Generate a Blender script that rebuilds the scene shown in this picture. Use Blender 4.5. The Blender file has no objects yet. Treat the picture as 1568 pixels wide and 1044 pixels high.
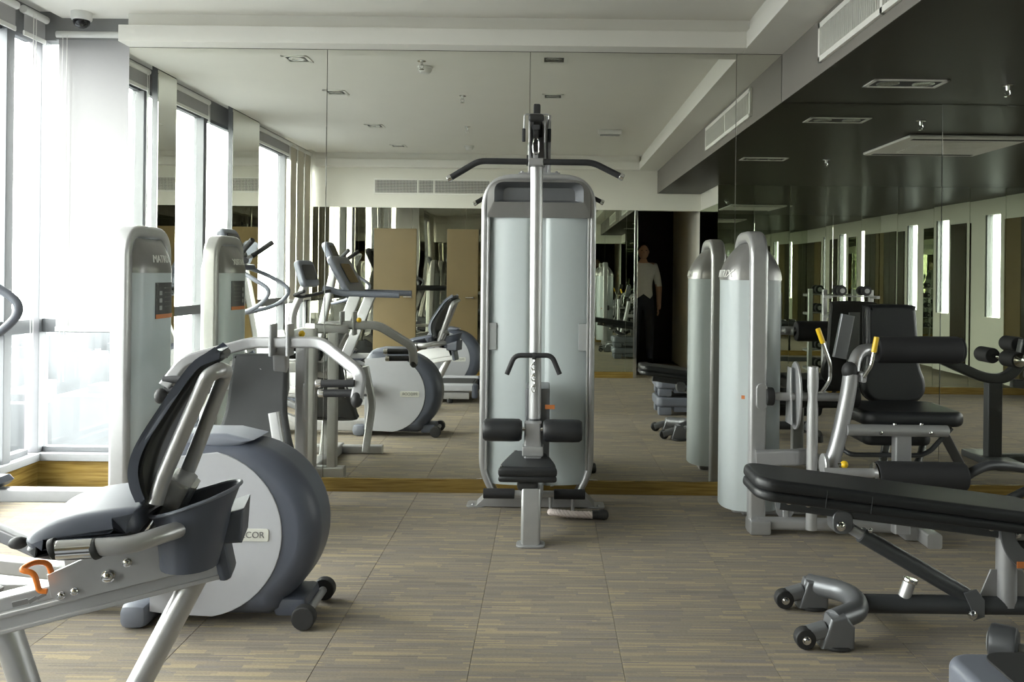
import bpy, bmesh, math, random
from mathutils import Vector, Matrix
random.seed(7)
# ------------------------------------------------------------------ camera, world, exposure
SC = bpy.context.scene
COL = SC.collection
F, VX, VY, ROLL, CAMH = 1310.0, 838.0, 420.0, math.radians(0.65), 1.28   # pixels of the 1568x1044 frame
cam = bpy.data.cameras.new('camera'); camo = bpy.data.objects.new('camera', cam); COL.objects.link(camo)
cam.sensor_fit = 'HORIZONTAL'; cam.sensor_width = 36.0; cam.lens = 36.0 * F / 1568.0
cam.shift_x = -(VX - 784.0) / 1568.0; cam.shift_y = -(522.0 - VY) / 1568.0
cam.clip_start = 0.02; cam.clip_end = 3000
cr, sr = math.cos(ROLL), math.sin(ROLL)
camo.matrix_world = Matrix(((cr, -sr, 0, 0), (0, 0, -1, 0), (sr, cr, 0, CAMH), (0, 0, 0, 1)))
SC.camera = camo
world = bpy.data.worlds.new('overcast'); SC.world = world; world.use_nodes = True
bg = world.node_tree.nodes['Background']; bg.inputs[0].default_value = (1.0, 0.985, 0.955, 1); bg.inputs[1].default_value = 6.0
vs = SC.view_settings; vs.view_transform = 'Standard'; vs.look = 'None'; vs.gamma = 1.0; vs.use_curve_mapping = False
vs.exposure = 2.08
SC.cycles.max_bounces = 16; SC.cycles.diffuse_bounces = 7; SC.cycles.glossy_bounces = 10; SC.cycles.transmission_bounces = 6
SC.cycles.transparent_max_bounces = 16; SC.cycles.sample_clamp_indirect = 6.0; SC.cycles.caustics_reflective = True
SC.cycles.use_denoising = True

DM = 5.0            # distance camera to mirror wall
XL = -3.02          # left glass wall
YB = -0.65          # wall behind the camera
XS = 1.362          # face of the dropped ceiling
ZC, ZS, ZD = 2.755, 2.58, 2.30   # tray ceiling, soffit, dark lowered ceiling

for (xp, yp, zp, sw, sh_, ry) in ((XL - 0.12, 2.225, 1.4, 2.6, 5.65, -math.pi / 2), (5.72, 2.9, 1.5, 1.5, 3.5, math.pi / 2)):   # daylight portals at the left glass wall and the added right windows
    l = bpy.data.lights.new('window_daylight_portal', 'AREA'); l.shape = 'RECTANGLE'; l.size = sw; l.size_y = sh_
    l.cycles.is_portal = True
    o = bpy.data.objects.new('window_daylight_portal', l); COL.objects.link(o)
    o.location = (xp, yp, zp); o.rotation_euler = (0, ry, 0)

def W(px, py, d):
    """world point seen at pixel (px,py) at distance d in front of the camera"""
    xc = (px - VX) * d / F; yc = (VY - py) * d / F
    return Vector((xc * cr - yc * sr, d, CAMH + xc * sr + yc * cr))

# ------------------------------------------------------------------ materials
MATS = {}
def S(*c):
    return tuple(((x / 255) / 12.92 if x / 255 <= 0.04045 else ((x / 255 + 0.055) / 1.055) ** 2.4) for x in c) + (1,)
def pm(name, col, rough=0.5, metal=0.0, var=0.06, scale=30, bump=0.0, bscale=400, spec=0.5, coat=0.0, trans=0.0):
    m = bpy.data.materials.new(name); m.use_nodes = True; nt = m.node_tree; n = nt.nodes; b = n['Principled BSDF']
    b.inputs['Roughness'].default_value = rough; b.inputs['Metallic'].default_value = metal
    b.inputs['Specular IOR Level'].default_value = spec; b.inputs['Coat Weight'].default_value = coat
    tc = n.new('ShaderNodeTexCoord'); nz = n.new('ShaderNodeTexNoise'); nz.inputs['Scale'].default_value = scale; nz.inputs['Detail'].default_value = 3
    nt.links.new(tc.outputs['Object'], nz.inputs['Vector'])
    mx = n.new('ShaderNodeMix'); mx.data_type = 'RGBA'
    mx.inputs[6].default_value = tuple(c * (1 - var) for c in col[:3]) + (1,); mx.inputs[7].default_value = tuple(min(1, c * (1 + var)) for c in col[:3]) + (1,)
    nt.links.new(nz.outputs['Fac'], mx.inputs[0]); nt.links.new(mx.outputs[2], b.inputs['Base Color'])
    if bump:
        n2 = n.new('ShaderNodeTexNoise'); n2.inputs['Scale'].default_value = bscale; nt.links.new(tc.outputs['Object'], n2.inputs['Vector'])
        bp = n.new('ShaderNodeBump'); bp.inputs['Strength'].default_value = bump; bp.inputs['Distance'].default_value = 0.002
        nt.links.new(n2.outputs['Fac'], bp.inputs['Height']); nt.links.new(bp.outputs[0], b.inputs['Normal'])
    if trans:
        t = n.new('ShaderNodeBsdfTranslucent'); nt.links.new(mx.outputs[2], t.inputs['Color'])
        ms = n.new('ShaderNodeMixShader'); ms.inputs[0].default_value = trans
        nt.links.new(b.outputs[0], ms.inputs[1]); nt.links.new(t.outputs[0], ms.inputs[2])
        nt.links.new(ms.outputs[0], n['Material Output'].inputs['Surface'])
    MATS[name] = m
    return m
pm('silver', (0.42, 0.42, 0.425, 1), 0.36, 0.55, bump=0.04, bscale=900)
pm('silver_grey', (0.36, 0.36, 0.37, 1), 0.38, 0.5, bump=0.04, bscale=900)
pm('gunmetal', (0.16, 0.165, 0.175, 1), 0.4, 0.5)
pm('dark_metal', (0.060, 0.063, 0.068, 1), 0.42, 0.3)
pm('chrome', (0.75, 0.75, 0.75, 1), 0.12, 1.0, var=0.02)
pm('vinyl', (0.013, 0.014, 0.016, 1), 0.42, 0, bump=0.25, bscale=700)
pm('vinyl_grey', (0.036, 0.038, 0.040, 1), 0.5, 0, bump=0.3, bscale=700)
pm('foam', (0.014, 0.014, 0.016, 1), 0.7, 0, bump=0.3, bscale=900)
pm('rubber', (0.017, 0.017, 0.018, 1), 0.6)
pm('slate', (0.068, 0.076, 0.102, 1), 0.42, 0, bump=0.05)
pm('slate_light', (0.15, 0.162, 0.198, 1), 0.40, 0, bump=0.05)
pm('pale_plastic', (0.38, 0.385, 0.415, 1), 0.45, 0, var=0.03)
pm('white_plastic', (0.72, 0.72, 0.70, 1), 0.45, 0, var=0.02)
pm('cap_grey', (0.24, 0.235, 0.23, 1), 0.33, 0.55, var=0.04)
pm('frosted', (0.66, 0.71, 0.72, 1), 0.28, 0, var=0.02, trans=0.35)
pm('ceiling_paint', (0.80, 0.785, 0.74, 1), 0.9, 0, var=0.02, scale=4)
pm('wall_paint', (0.76, 0.745, 0.68, 1), 0.9, 0, var=0.02, scale=4)
pm('soffit_paint', (0.20, 0.185, 0.168, 1), 0.7, 0, var=0.04, scale=5)
pm('header_grey', (0.22, 0.22, 0.22, 1), 0.6, 0, var=0.03)
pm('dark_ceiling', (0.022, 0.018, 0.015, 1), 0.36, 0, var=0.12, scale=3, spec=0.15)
pm('mullion', (0.13, 0.135, 0.145, 1), 0.5, 0.2)
pm('sill_grey', (0.24, 0.245, 0.26, 1), 0.5, 0.2)
pm('blind', (0.36, 0.355, 0.36, 1), 0.9, 0, var=0.02, trans=0.02)
pm('blind_beige', (0.60, 0.56, 0.47, 1), 0.9, 0, var=0.04, trans=0.012)
pm('yellow', (0.72, 0.46, 0.015, 1), 0.35)
pm('orange', (0.80, 0.22, 0.03, 1), 0.4)
pm('rope', (0.66, 0.58, 0.56, 1), 0.9, 0, bump=0.5)
pm('label_dark', (0.045, 0.045, 0.05, 1), 0.4)
pm('label_orange', (0.55, 0.18, 0.05, 1), 0.5)
pm('label_grey', (0.30, 0.31, 0.31, 1), 0.5)
pm('plate_pale', (0.60, 0.60, 0.56, 1), 0.35, 0.2)
pm('print_grey', (0.14, 0.14, 0.14, 1), 0.5)
pm('print_white', (0.75, 0.75, 0.72, 1), 0.5)
pm('vent_dark', (0.05, 0.05, 0.05, 1), 0.8)
pm('vent_white', (0.80, 0.79, 0.75, 1), 0.6)
pm('lamp_glass', (0.45, 0.46, 0.45, 1), 0.2, 0.6)
pm('skin', (0.45, 0.27, 0.19, 1), 0.6)
pm('shirt', (0.70, 0.70, 0.69, 1), 0.9, 0, bump=0.3, bscale=60)
pm('trousers', (0.03, 0.035, 0.05, 1), 0.9)
pm('hair', (0.015, 0.012, 0.01, 1), 0.7)
pm('brown_panel', (0.030, 0.022, 0.014, 1), 0.4, 0, var=0.2, scale=4)
pm('ochre', (0.13, 0.092, 0.034, 1), 0.5, 0, var=0.15, scale=3)
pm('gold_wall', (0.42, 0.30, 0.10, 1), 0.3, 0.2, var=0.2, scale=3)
pm('city', (0.075, 0.079, 0.085, 1), 0.9, 0, var=0.35, scale=0.05)
pm('black_glass', (0.01, 0.01, 0.012, 1), 0.1)

def wood_mat():
    m = bpy.data.materials.new('wood'); m.use_nodes = True; nt = m.node_tree; n = nt.nodes; b = n['Principled BSDF']
    g = n.new('ShaderNodeNewGeometry'); mp = n.new('ShaderNodeMapping'); mp.inputs['Scale'].default_value = (1.2, 1.2, 26)
    nt.links.new(g.outputs['Position'], mp.inputs['Vector'])
    nz = n.new('ShaderNodeTexNoise'); nz.inputs['Scale'].default_value = 3.5; nz.inputs['Detail'].default_value = 6; nz.inputs['Distortion'].default_value = 0.4
    nt.links.new(mp.outputs[0], nz.inputs['Vector'])
    r = n.new('ShaderNodeValToRGB'); r.color_ramp.elements[0].position = 0.3; r.color_ramp.elements[1].position = 0.7
    r.color_ramp.elements[0].color = (0.13, 0.078, 0.016, 1); r.color_ramp.elements[1].color = (0.27, 0.185, 0.05, 1)
    nt.links.new(nz.outputs['Fac'], r.inputs[0]); nt.links.new(r.outputs[0], b.inputs['Base Color'])
    b.inputs['Roughness'].default_value = 0.25
    MATS['wood'] = m
wood_mat()
def mirror_mat(name, tint, wav=0.0):
    m = bpy.data.materials.new(name); m.use_nodes = True; nt = m.node_tree; n = nt.nodes
    n.remove(n['Principled BSDF'])
    gl = n.new('ShaderNodeBsdfGlossy'); gl.inputs['Roughness'].default_value = 0.0; gl.inputs['Color'].default_value = tint
    if wav:
        g = n.new('ShaderNodeNewGeometry'); nz = n.new('ShaderNodeTexNoise'); nz.inputs['Scale'].default_value = 1.6; nz.inputs['Detail'].default_value = 0
        nt.links.new(g.outputs['Position'], nz.inputs['Vector'])
        bp = n.new('ShaderNodeBump'); bp.inputs['Strength'].default_value = 1.0; bp.inputs['Distance'].default_value = wav
        nt.links.new(nz.outputs['Fac'], bp.inputs['Height']); nt.links.new(bp.outputs[0], gl.inputs['Normal'])
    nt.links.new(gl.outputs[0], n['Material Output'].inputs['Surface'])
    MATS[name] = m
mirror_mat('mirror', (0.80, 0.805, 0.755, 1))
mirror_mat('mirror_green', (0.68, 0.73, 0.62, 1))
mirror_mat('mirror_dark', (0.22, 0.215, 0.17, 1), 0.0015)
def glass_mat():
    m = bpy.data.materials.new('window_glass'); m.use_nodes = True; nt = m.node_tree; n = nt.nodes
    n.remove(n['Principled BSDF'])
    t = n.new('ShaderNodeBsdfTransparent'); t.inputs[0].default_value = (0.93, 0.96, 0.95, 1)
    g = n.new('ShaderNodeBsdfGlossy'); g.inputs['Roughness'].default_value = 0.02
    lw = n.new('ShaderNodeLayerWeight'); pw = n.new('ShaderNodeMath'); pw.operation = 'POWER'; pw.inputs[1].default_value = 5
    nt.links.new(lw.outputs['Facing'], pw.inputs[0]); fr = n.new('ShaderNodeMath'); fr.operation = 'MULTIPLY_ADD'; fr.inputs[1].default_value = 0.5; fr.inputs[2].default_value = 0.03
    nt.links.new(pw.outputs[0], fr.inputs[0])
    ms = n.new('ShaderNodeMixShader'); nt.links.new(fr.outputs[0], ms.inputs[0]); nt.links.new(t.outputs[0], ms.inputs[1]); nt.links.new(g.outputs[0], ms.inputs[2])
    nt.links.new(ms.outputs[0], n['Material Output'].inputs['Surface'])
    MATS['window_glass'] = m
glass_mat()
def carpet_mat():
    m = bpy.data.materials.new('carpet'); m.use_nodes = True; nt = m.node_tree; n = nt.nodes; L = nt.links.new; b = n['Principled BSDF']
    def mth(op, a, bb=None):
        k = n.new('ShaderNodeMath'); k.operation = op
        for i, v in enumerate((a, bb)):
            if v is None: continue
            if isinstance(v, (int, float)): k.inputs[i].default_value = v
            else: L(v, k.inputs[i])
        return k.outputs[0]
    g = n.new('ShaderNodeNewGeometry'); sp = n.new('ShaderNodeSeparateXYZ'); L(g.outputs['Position'], sp.inputs[0])
    oi = n.new('ShaderNodeObjectInfo'); rnd = mth('MULTIPLY', oi.outputs['Random'], 97.0)
    def cells(rh, sl, k):
        row = mth('FLOOR', mth('DIVIDE', sp.outputs[1], rh))
        w1 = n.new('ShaderNodeTexWhiteNoise'); w1.noise_dimensions = '2D'
        c1 = n.new('ShaderNodeCombineXYZ'); L(row, c1.inputs[0]); L(mth('ADD', rnd, k), c1.inputs[1]); L(c1.outputs[0], w1.inputs['Vector'])
        seg = mth('FLOOR', mth('ADD', mth('DIVIDE', sp.outputs[0], sl), mth('MULTIPLY', w1.outputs['Value'], 11.0)))
        w2 = n.new('ShaderNodeTexWhiteNoise'); w2.noise_dimensions = '3D'
        c2 = n.new('ShaderNodeCombineXYZ'); L(row, c2.inputs[0]); L(seg, c2.inputs[1]); L(mth('ADD', rnd, k), c2.inputs[2]); L(c2.outputs[0], w2.inputs['Vector'])
        return w2.outputs['Value']
    val = mth('ADD', mth('MULTIPLY', cells(0.026, 0.15, 0.0), 0.45), mth('MULTIPLY', cells(0.0088, 0.34, 13.0), 0.55))
    r = n.new('ShaderNodeValToRGB'); r.color_ramp.interpolation = 'LINEAR'; e = r.color_ramp.elements
    cols = [(0, (0.170, 0.147, 0.130)), (0.22, (0.202, 0.178, 0.151)), (0.36, (0.233, 0.203, 0.156)), (0.46, (0.195, 0.173, 0.160)), (0.56, (0.259, 0.220, 0.158)), (0.68, (0.221, 0.197, 0.163)), (0.80, (0.312, 0.260, 0.174))]
    e[0].position = 0; e[0].color = cols[0][1] + (1,); e[1].position = cols[1][0]; e[1].color = cols[1][1] + (1,)
    for p, c in cols[2:]:
        k = e.new(p); k.color = c + (1,)
    L(val, r.inputs[0])
    nz = n.new('ShaderNodeTexNoise'); nz.inputs['Scale'].default_value = 20; nz.inputs['Detail'].default_value = 2
    mpn = n.new('ShaderNodeMapping'); mpn.inputs['Scale'].default_value = (5, 18, 8); L(g.outputs['Position'], mpn.inputs['Vector']); L(mpn.outputs[0], nz.inputs['Vector'])
    mx = n.new('ShaderNodeMix'); mx.data_type = 'RGBA'; mx.blend_type = 'MULTIPLY'; mx.inputs[0].default_value = 0.75
    rr = n.new('ShaderNodeMapRange'); rr.inputs[3].default_value = 0.7; rr.inputs[4].default_value = 1.3; L(nz.outputs['Fac'], rr.inputs[0])
    L(r.outputs[0], mx.inputs[6]); L(rr.outputs[0], mx.inputs[7]); L(mx.outputs[2], b.inputs['Base Color'])
    b.inputs['Roughness'].default_value = 0.95; b.inputs['Specular IOR Level'].default_value = 0.15
    bp = n.new('ShaderNodeBump'); bp.inputs['Strength'].default_value = 0.35; bp.inputs['Distance'].default_value = 0.004
    L(nz.outputs['Fac'], bp.inputs['Height']); L(bp.outputs[0], b.inputs['Normal'])
    MATS['carpet'] = m
carpet_mat()

# ------------------------------------------------------------------ mesh builder
def V(*a): return Vector(a)
def rprof(w, h, r=None, n=3):
    if r is None: r = min(w, h) * 0.25
    r = min(r, w / 2 - 1e-5, h / 2 - 1e-5); out = []
    for cx, cy, a0 in ((w/2-r, h/2-r, 0), (-w/2+r, h/2-r, 90), (-w/2+r, -h/2+r, 180), (w/2-r, -h/2+r, 270)):
        for i in range(n + 1):
            a = math.radians(a0 + 90 * i / n); out.append((cx + r * math.cos(a), cy + r * math.sin(a)))
    return out
def cprof(r, n=14):
    return [(r * math.cos(2*math.pi*i/n), r * math.sin(2*math.pi*i/n)) for i in range(n)]
def fillet(path, r, n=5):
    P = [Vector(p) for p in path]
    if r <= 0 or len(P) < 3: return P
    out = [P[0]]
    for i in range(1, len(P) - 1):
        a, b, c = P[i-1], P[i], P[i+1]
        d1, d2 = (a - b), (c - b); q = min(r, d1.length * 0.49, d2.length * 0.49)
        p1 = b + d1.normalized() * q; p2 = b + d2.normalized() * q
        for k in range(n + 1):
            t = k / n; out.append(p1 * (1-t)**2 + b * 2*t*(1-t) + p2 * t*t)
    out.append(P[-1]); return out
def spline(pts, n=8, closed=False):
    P = [Vector(p) for p in pts]; m = len(P); out = []
    for i in range(m if closed else m - 1):
        if closed: p0, p1, p2, p3 = P[(i-1) % m], P[i], P[(i+1) % m], P[(i+2) % m]
        else: p0, p1, p2, p3 = P[max(i-1, 0)], P[i], P[i+1], P[min(i+2, m-1)]
        for k in range(n):
            t = k / n
            out.append(0.5 * ((2*p1) + (p2-p0)*t + (2*p0-5*p1+4*p2-p3)*t*t + (3*p1-p0-3*p2+p3)*t**3))
    if not closed: out.append(P[-1])
    return out
class MB:
    def __init__(s): s.v = []; s.f = []
    def add(s, vs, fs):
        o = len(s.v); s.v += [Vector(p) for p in vs]; s.f += [[i + o for i in f] for f in fs]; return s
    def bm(s, bm):
        bm.verts.index_update(); return s.add([v.co.copy() for v in bm.verts], [[v.index for v in f.verts] for f in bm.faces])
    def box(s, c, size, bev=0.0, rot=None, seg=2):
        bm = bmesh.new(); bmesh.ops.create_cube(bm, size=1.0)
        for v in bm.verts: v.co = Vector((v.co.x * size[0], v.co.y * size[1], v.co.z * size[2]))
        if bev: bmesh.ops.bevel(bm, geom=bm.edges[:], offset=min(bev, min(size) * 0.49), segments=seg, profile=0.5, affect='EDGES')
        for v in bm.verts: v.co = (rot @ v.co if rot else v.co) + Vector(c)
        s.bm(bm); bm.free(); return s
    def b2(s, lo, hi, bev=0.0):
        lo, hi = Vector(lo), Vector(hi); return s.box((lo + hi) / 2, hi - lo, bev)
    def sweep(s, path, prof, up=None, closed=False, cap=True, scales=None):
        P = [Vector(p) for p in path]; m = len(P); k = len(prof); vs = []; N = None
        for i in range(m):
            a = P[(i-1) % m] if (closed or i > 0) else P[i]; b = P[(i+1) % m] if (closed or i < m-1) else P[i]
            t = (b - a)
            t = t.normalized() if t.length > 1e-9 else Vector((0, 0, 1))
            if up is not None:
                nn = Vector(up) - t * t.dot(Vector(up))
                if nn.length < 1e-4: nn = t.orthogonal()
                N = nn.normalized()
            else:
                if N is None: N = t.orthogonal().normalized()
                else:
                    nn = N - t * t.dot(N); N = nn.normalized() if nn.length > 1e-6 else t.orthogonal().normalized()
            Bn = t.cross(N); sc = scales[i] if scales else 1.0
            # mitre
            for (x, y) in prof: vs.append(P[i] + N * x * sc + Bn * y * sc)
        fs = []
        for i in range(m if closed else m - 1):
            j = (i + 1) % m
            for q in range(k):
                r = (q + 1) % k; fs.append([i*k+q, i*k+r, j*k+r, j*k+q])
        if cap and not closed:
            fs.append([q for q in range(k)][::-1]); fs.append([(m-1)*k+q for q in range(k)])
        return s.add(vs, fs)
    def tube(s, path, r, bend=0.0, n=14, closed=False, up=None):
        return s.sweep(fillet(path, bend) if bend else path, cprof(r, n), closed=closed, up=up)
    def rect(s, path, w, h, up, bend=0.0, rad=None):
        return s.sweep(fillet(path, bend, 6) if bend else path, rprof(w, h, rad), up=up)
    def lathe(s, prof, o, axis=(0, 0, 1), n=20):
        ax = Vector(axis).normalized(); a = ax.orthogonal().normalized(); b = ax.cross(a); o = Vector(o); vs = []; fs = []
        for (r, z) in prof:
            for i in range(n):
                t = 2*math.pi*i/n; vs.append(o + ax * z + (a * math.cos(t) + b * math.sin(t)) * r)
        m = len(prof)
        for i in range(m - 1):
            for q in range(n): fs.append([i*n+q, i*n+(q+1) % n, (i+1)*n+(q+1) % n, (i+1)*n+q])
        fs.append(list(range(n))[::-1]); fs.append([(m-1)*n+q for q in range(n)])
        return s.add(vs, fs)
    def cyl(s, a, b, r, bev=0.0, n=20):
        a, b = Vector(a), Vector(b); L = (b - a).length; e = min(bev, r * .9, L * .45)
        if e: pr = [(r - e, 0), (r - e * .3, e * .3), (r, e), (r, L - e), (r - e * .3, L - e * .3), (r - e, L)]
        else: pr = [(r, 0), (r, L)]
        return s.lathe(pr, a, b - a, n)
    def ball(s, c, r, n=14, sc=(1, 1, 1)):
        bm = bmesh.new(); bmesh.ops.create_uvsphere(bm, u_segments=n, v_segments=max(6, n*2//3), radius=r)
        for v in bm.verts: v.co = Vector((v.co.x*sc[0], v.co.y*sc[1], v.co.z*sc[2])) + Vector(c)
        s.bm(bm); bm.free(); return s
    def slab(s, poly, o, ux, uy, t, bev=0.0, seg=3, taper=None):
        """closed 2D outline extruded by t along ux x uy, centred, with rounded edges"""
        o, ux, uy = Vector(o), Vector(ux).normalized(), Vector(uy).normalized(); un = ux.cross(uy)
        P = [Vector((p[0], p[1])) for p in poly]; k = len(P)
        ar = sum(P[i].x*P[(i+1) % k].y - P[(i+1) % k].x*P[i].y for i in range(k))
        if ar < 0: P = P[::-1]
        nr = []
        for i in range(k):
            d1 = (P[i] - P[i-1]); d2 = (P[(i+1) % k] - P[i])
            d1 = d1.normalized() if d1.length > 1e-9 else Vector((1, 0)); d2 = d2.normalized() if d2.length > 1e-9 else d1
            q = Vector((d1.y + d2.y, -d1.x - d2.x)); q = q.normalized() if q.length > 1e-6 else Vector((d1.y, -d1.x))
            nr.append(q / max(0.5, abs(q.dot(Vector((d1.y, -d1.x))))))
        rings = []
        if bev:
            for i in range(seg + 1):
                a = math.pi/2 * i / seg; rings.append((bev * (1 - math.sin(a)), -t/2 + bev * (1 - math.cos(a))))
            for i in range(seg + 1):
                a = math.pi/2 * (1 - i / seg); rings.append((bev * (1 - math.sin(a)), t/2 - bev * (1 - math.cos(a))))
        else: rings = [(0, -t/2), (0, t/2)]
        vs = []; fs = []
        for ins, z in rings:
            for i in range(k):
                p = P[i] - nr[i] * ins; vs.append(o + ux * p.x + uy * p.y + un * z)
        m = len(rings)
        for i in range(m - 1):
            for q in range(k): fs.append([i*k+q, i*k+(q+1) % k, (i+1)*k+(q+1) % k, (i+1)*k+q])
        fs.append(list(range(k))[::-1]); fs.append([(m-1)*k+q for q in range(k)])
        return s.add(vs, fs)
    def grid(s, fn, nu, nv, th=0.0):
        bm = bmesh.new(); R = [[bm.verts.new(fn(i/nu, j/nv)) for i in range(nu+1)] for j in range(nv+1)]
        for j in range(nv):
            for i in range(nu): bm.faces.new((R[j][i], R[j][i+1], R[j+1][i+1], R[j+1][i]))
        if th: bm.normal_update(); bmesh.ops.solidify(bm, geom=bm.faces[:], thickness=th)
        s.bm(bm); bm.free(); return s
    def obj(s, name, mat, parent=None, loc=None, ang=38):
        root = parent
        while root is not None and root.parent is not None: root = root.parent
        o = root.location.copy() if root is not None else (Vector(loc) if loc is not None else Vector((0, 0, 0)))
        me = bpy.data.meshes.new(name); me.from_pydata([tuple(p - o) for p in s.v], [], s.f); me.validate()
        bm = bmesh.new(); bm.from_mesh(me); bmesh.ops.recalc_face_normals(bm, faces=bm.faces[:]); bm.to_mesh(me); bm.free()
        for p in me.polygons: p.use_smooth = True
        me.set_sharp_from_angle(angle=math.radians(ang))
        me.materials.append(MATS[mat])
        ob = bpy.data.objects.new(name, me); COL.objects.link(ob)
        wn_ = ob.modifiers.new('normals', 'WEIGHTED_NORMAL'); wn_.keep_sharp = True
        if parent is not None: ob.parent = parent
        else: ob.location = o
        return ob
def thing(name, label, cat, loc, group=None):
    o = bpy.data.objects.new(name, None); COL.objects.link(o); o.location = loc; o.empty_display_size = 0.1
    o['label'] = label; o['category'] = cat
    if group: o['group'] = group
    return o
def tag(o, label, cat, group=None):
    o['label'] = label; o['category'] = cat
    if group: o['group'] = group
    return o
def struct(o, label=None):
    o['kind'] = 'structure'
    if label: o['label'] = label
    return o
def dup(root, delta, label, rotz=0.0, group=None):
    r = root.copy(); COL.objects.link(r); r.location = root.location + Vector(delta); r.rotation_euler = (0, 0, rotz); r['label'] = label
    if group: r['group'] = group
    for ch in list(root.children):
        c = ch.copy(); COL.objects.link(c); c.parent = r
        for g in list(ch.children):
            d = g.copy(); COL.objects.link(d); d.parent = c
    return r
def text(s, size, o, ux, uy, name, mat, parent, depth=0.0015, shear=0.0, warp=None):
    """flat printed lettering as thin mesh"""
    cu = bpy.data.curves.new(name, 'FONT'); cu.body = s; cu.size = size; cu.extrude = depth; cu.align_x = 'CENTER'; cu.align_y = 'CENTER'; cu.shear = shear
    ob = bpy.data.objects.new('tmp', cu); COL.objects.link(ob); dg = bpy.context.evaluated_depsgraph_get()
    me = bpy.data.meshes.new_from_object(ob.evaluated_get(dg)); bpy.data.objects.remove(ob)
    ux, uy = Vector(ux).normalized(), Vector(uy).normalized(); un = ux.cross(uy); b = MB()
    if warp: b.add([warp(v.co.x, v.co.y, v.co.z) for v in me.vertices], [list(p.vertices) for p in me.polygons]); return b.obj(name, mat, parent)
    b.add([Vector(o) + ux * v.co.x + uy * v.co.y + un * v.co.z for v in me.vertices], [list(p.vertices) for p in me.polygons])
    return b.obj(name, mat, parent)
def bolt(b, c, ax, r=0.009):
    ax = Vector(ax).normalized(); b.lathe([(r*1.25, 0), (r*1.25, r*.3), (r, r*.35), (r*.8, r*.9), (r*.3, r*1.1)], Vector(c), ax, 10); return b
# ------------------------------------------------------------------ the setting
YW = 5.08     # back window plane
XR = 5.6
fl = struct(MB().b2((-3.2, -3.0, -0.12), (XR + .1, 5.2, -0.006)).obj('floor', 'rubber'), 'striped beige and grey carpet tile floor')
tm = MB().box((0, 0, -0.0035), (0.4994, 0.4994, 0.007), 0.0015, seg=1).obj('carpet_tile', 'carpet', fl)
first = True
x = 0.262 - 0.5 * 7
while x < XR:
    y = 4.76
    while y > -2.6:
        if y > -0.9 or (1.0 < x < 2.4):
            o = tm if first else tm.copy()
            if not first: COL.objects.link(o)
            first = False; o.location = (x + 0.25, y, 0)
        y -= 0.5
    x += 0.5
# ceiling
struct(MB().b2((-3.2, -3.0, 2.80), (XR + .1, 5.2, 2.95)).obj('ceiling', 'ceiling_paint'), 'flat plaster slab above the tray')
struct(MB().b2((-2.87, YB - .05, ZC), (XS, 5.1, 2.80)).obj('ceiling', 'ceiling_paint'), 'pale plaster tray ceiling')
dark = struct(MB().b2((XS, -2.6, ZD), (XR, 5.1, ZD + 0.04)).obj('ceiling', 'dark_ceiling'), 'dark glossy lowered ceiling')
tn = [0]
def trim(lo, hi, mat, label=None, bev=0.0):
    tn[0] += 1
    return struct(MB().b2(lo, hi, bev).obj('trim_%d' % tn[0], mat), label)
trim((-2.459, 4.87, ZS), (1.119, 5.0, 2.675), 'ceiling_paint', 'stepped plaster border along the mirror', 0.003)
trim((-2.43, 4.93, 2.675), (1.15, 5.0, ZC), 'ceiling_paint')
trim((1.119, YB, ZS), (XS, 5.0, 2.675), 'ceiling_paint', 'stepped plaster border beside the dropped ceiling', 0.003)
trim((1.15, YB, 2.675), (XS, 5.0, ZC), 'ceiling_paint')
trim((-2.87, YB, ZS), (1.119, YB + .13, 2.675), 'ceiling_paint', 'stepped plaster border on the far side', 0.003)
trim((-2.87, YB, 2.675), (1.119, YB + .07, ZC), 'ceiling_paint')
trim((XS - .004, YB, ZD), (XS + .02, 5.0, ZS + .0), 'soffit_paint', 'grey vertical face of the dropped ceiling')
# back wall with mirror panels
wb = struct(MB().b2((-2.459, 5.012, -.05), (XR, 5.12, 2.8)).obj('wall_back', 'soffit_paint'), 'wall clad with large mirror panels')
ZM = 0.078
jx = [-2.459, -1.299, -0.113, 1.093, 2.30, 3.51, 4.71, XR]
for i in range(len(jx) - 1):
    a, b = jx[i] + .0012, jx[i+1] - .0012
    if b < XS: pl = [(a, ZM), (b, ZM), (b, ZS - .001), (a, ZS - .001)]
    elif a > XS: pl = [(a, ZM), (b, ZM), (b, ZD - .001), (a, ZD - .001)]
    else: pl = [(a, ZM), (b, ZM), (b, ZD - .001), (XS - .005, ZD - .001), (XS - .005, ZS - .001), (a, ZS - .001)]
    MB().slab(pl, (0, 5.004, 0), (1, 0, 0), (0, 0, 1), 0.008, 0.0012, 1).obj('mirror_panel', 'mirror', wb)
struct(MB().b2((-2.459, 4.988, 0), (XR, 5.012, ZM), 0.002).obj('baseboard_back', 'wood'), 'low wooden plinth under the mirror')
# left glass wall
wl = struct(MB().b2((XL - .10, YB - .05, -.05), (XL + .02, 5.18, 0.150)).obj('wall_left', 'wood'), 'low wooden upstand under the windows')
struct(MB().b2((XL - .10, 5.06, -.05), (-2.46, 5.18, 0.150)).obj('baseboard_left', 'wood'), 'wooden upstand under the corner window')
b = MB(); b.b2((XL - .10, YB - .05, .150), (XL + .05, 5.03, .195), .004); b.b2((XL - .10, 5.03, .150), (-2.40, 5.18, .195), .004)
struct(b.obj('trim_sill', 'sill_grey'), 'grey aluminium window sill')
b = MB(); b.b2((XL - .08, YB - .05, 2.63), (XL + .0, 5.16, 2.80)); b.b2((XL - .08, 5.06, 2.63), (-2.42, 5.16, 2.80))
struct(b.obj('trim_head', 'header_grey'), 'grey window head')
trim((-2.91, 5.035, 2.63), (-2.44, 5.075, 2.80), 'header_grey', 'grey header above the corner blind')
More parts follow.
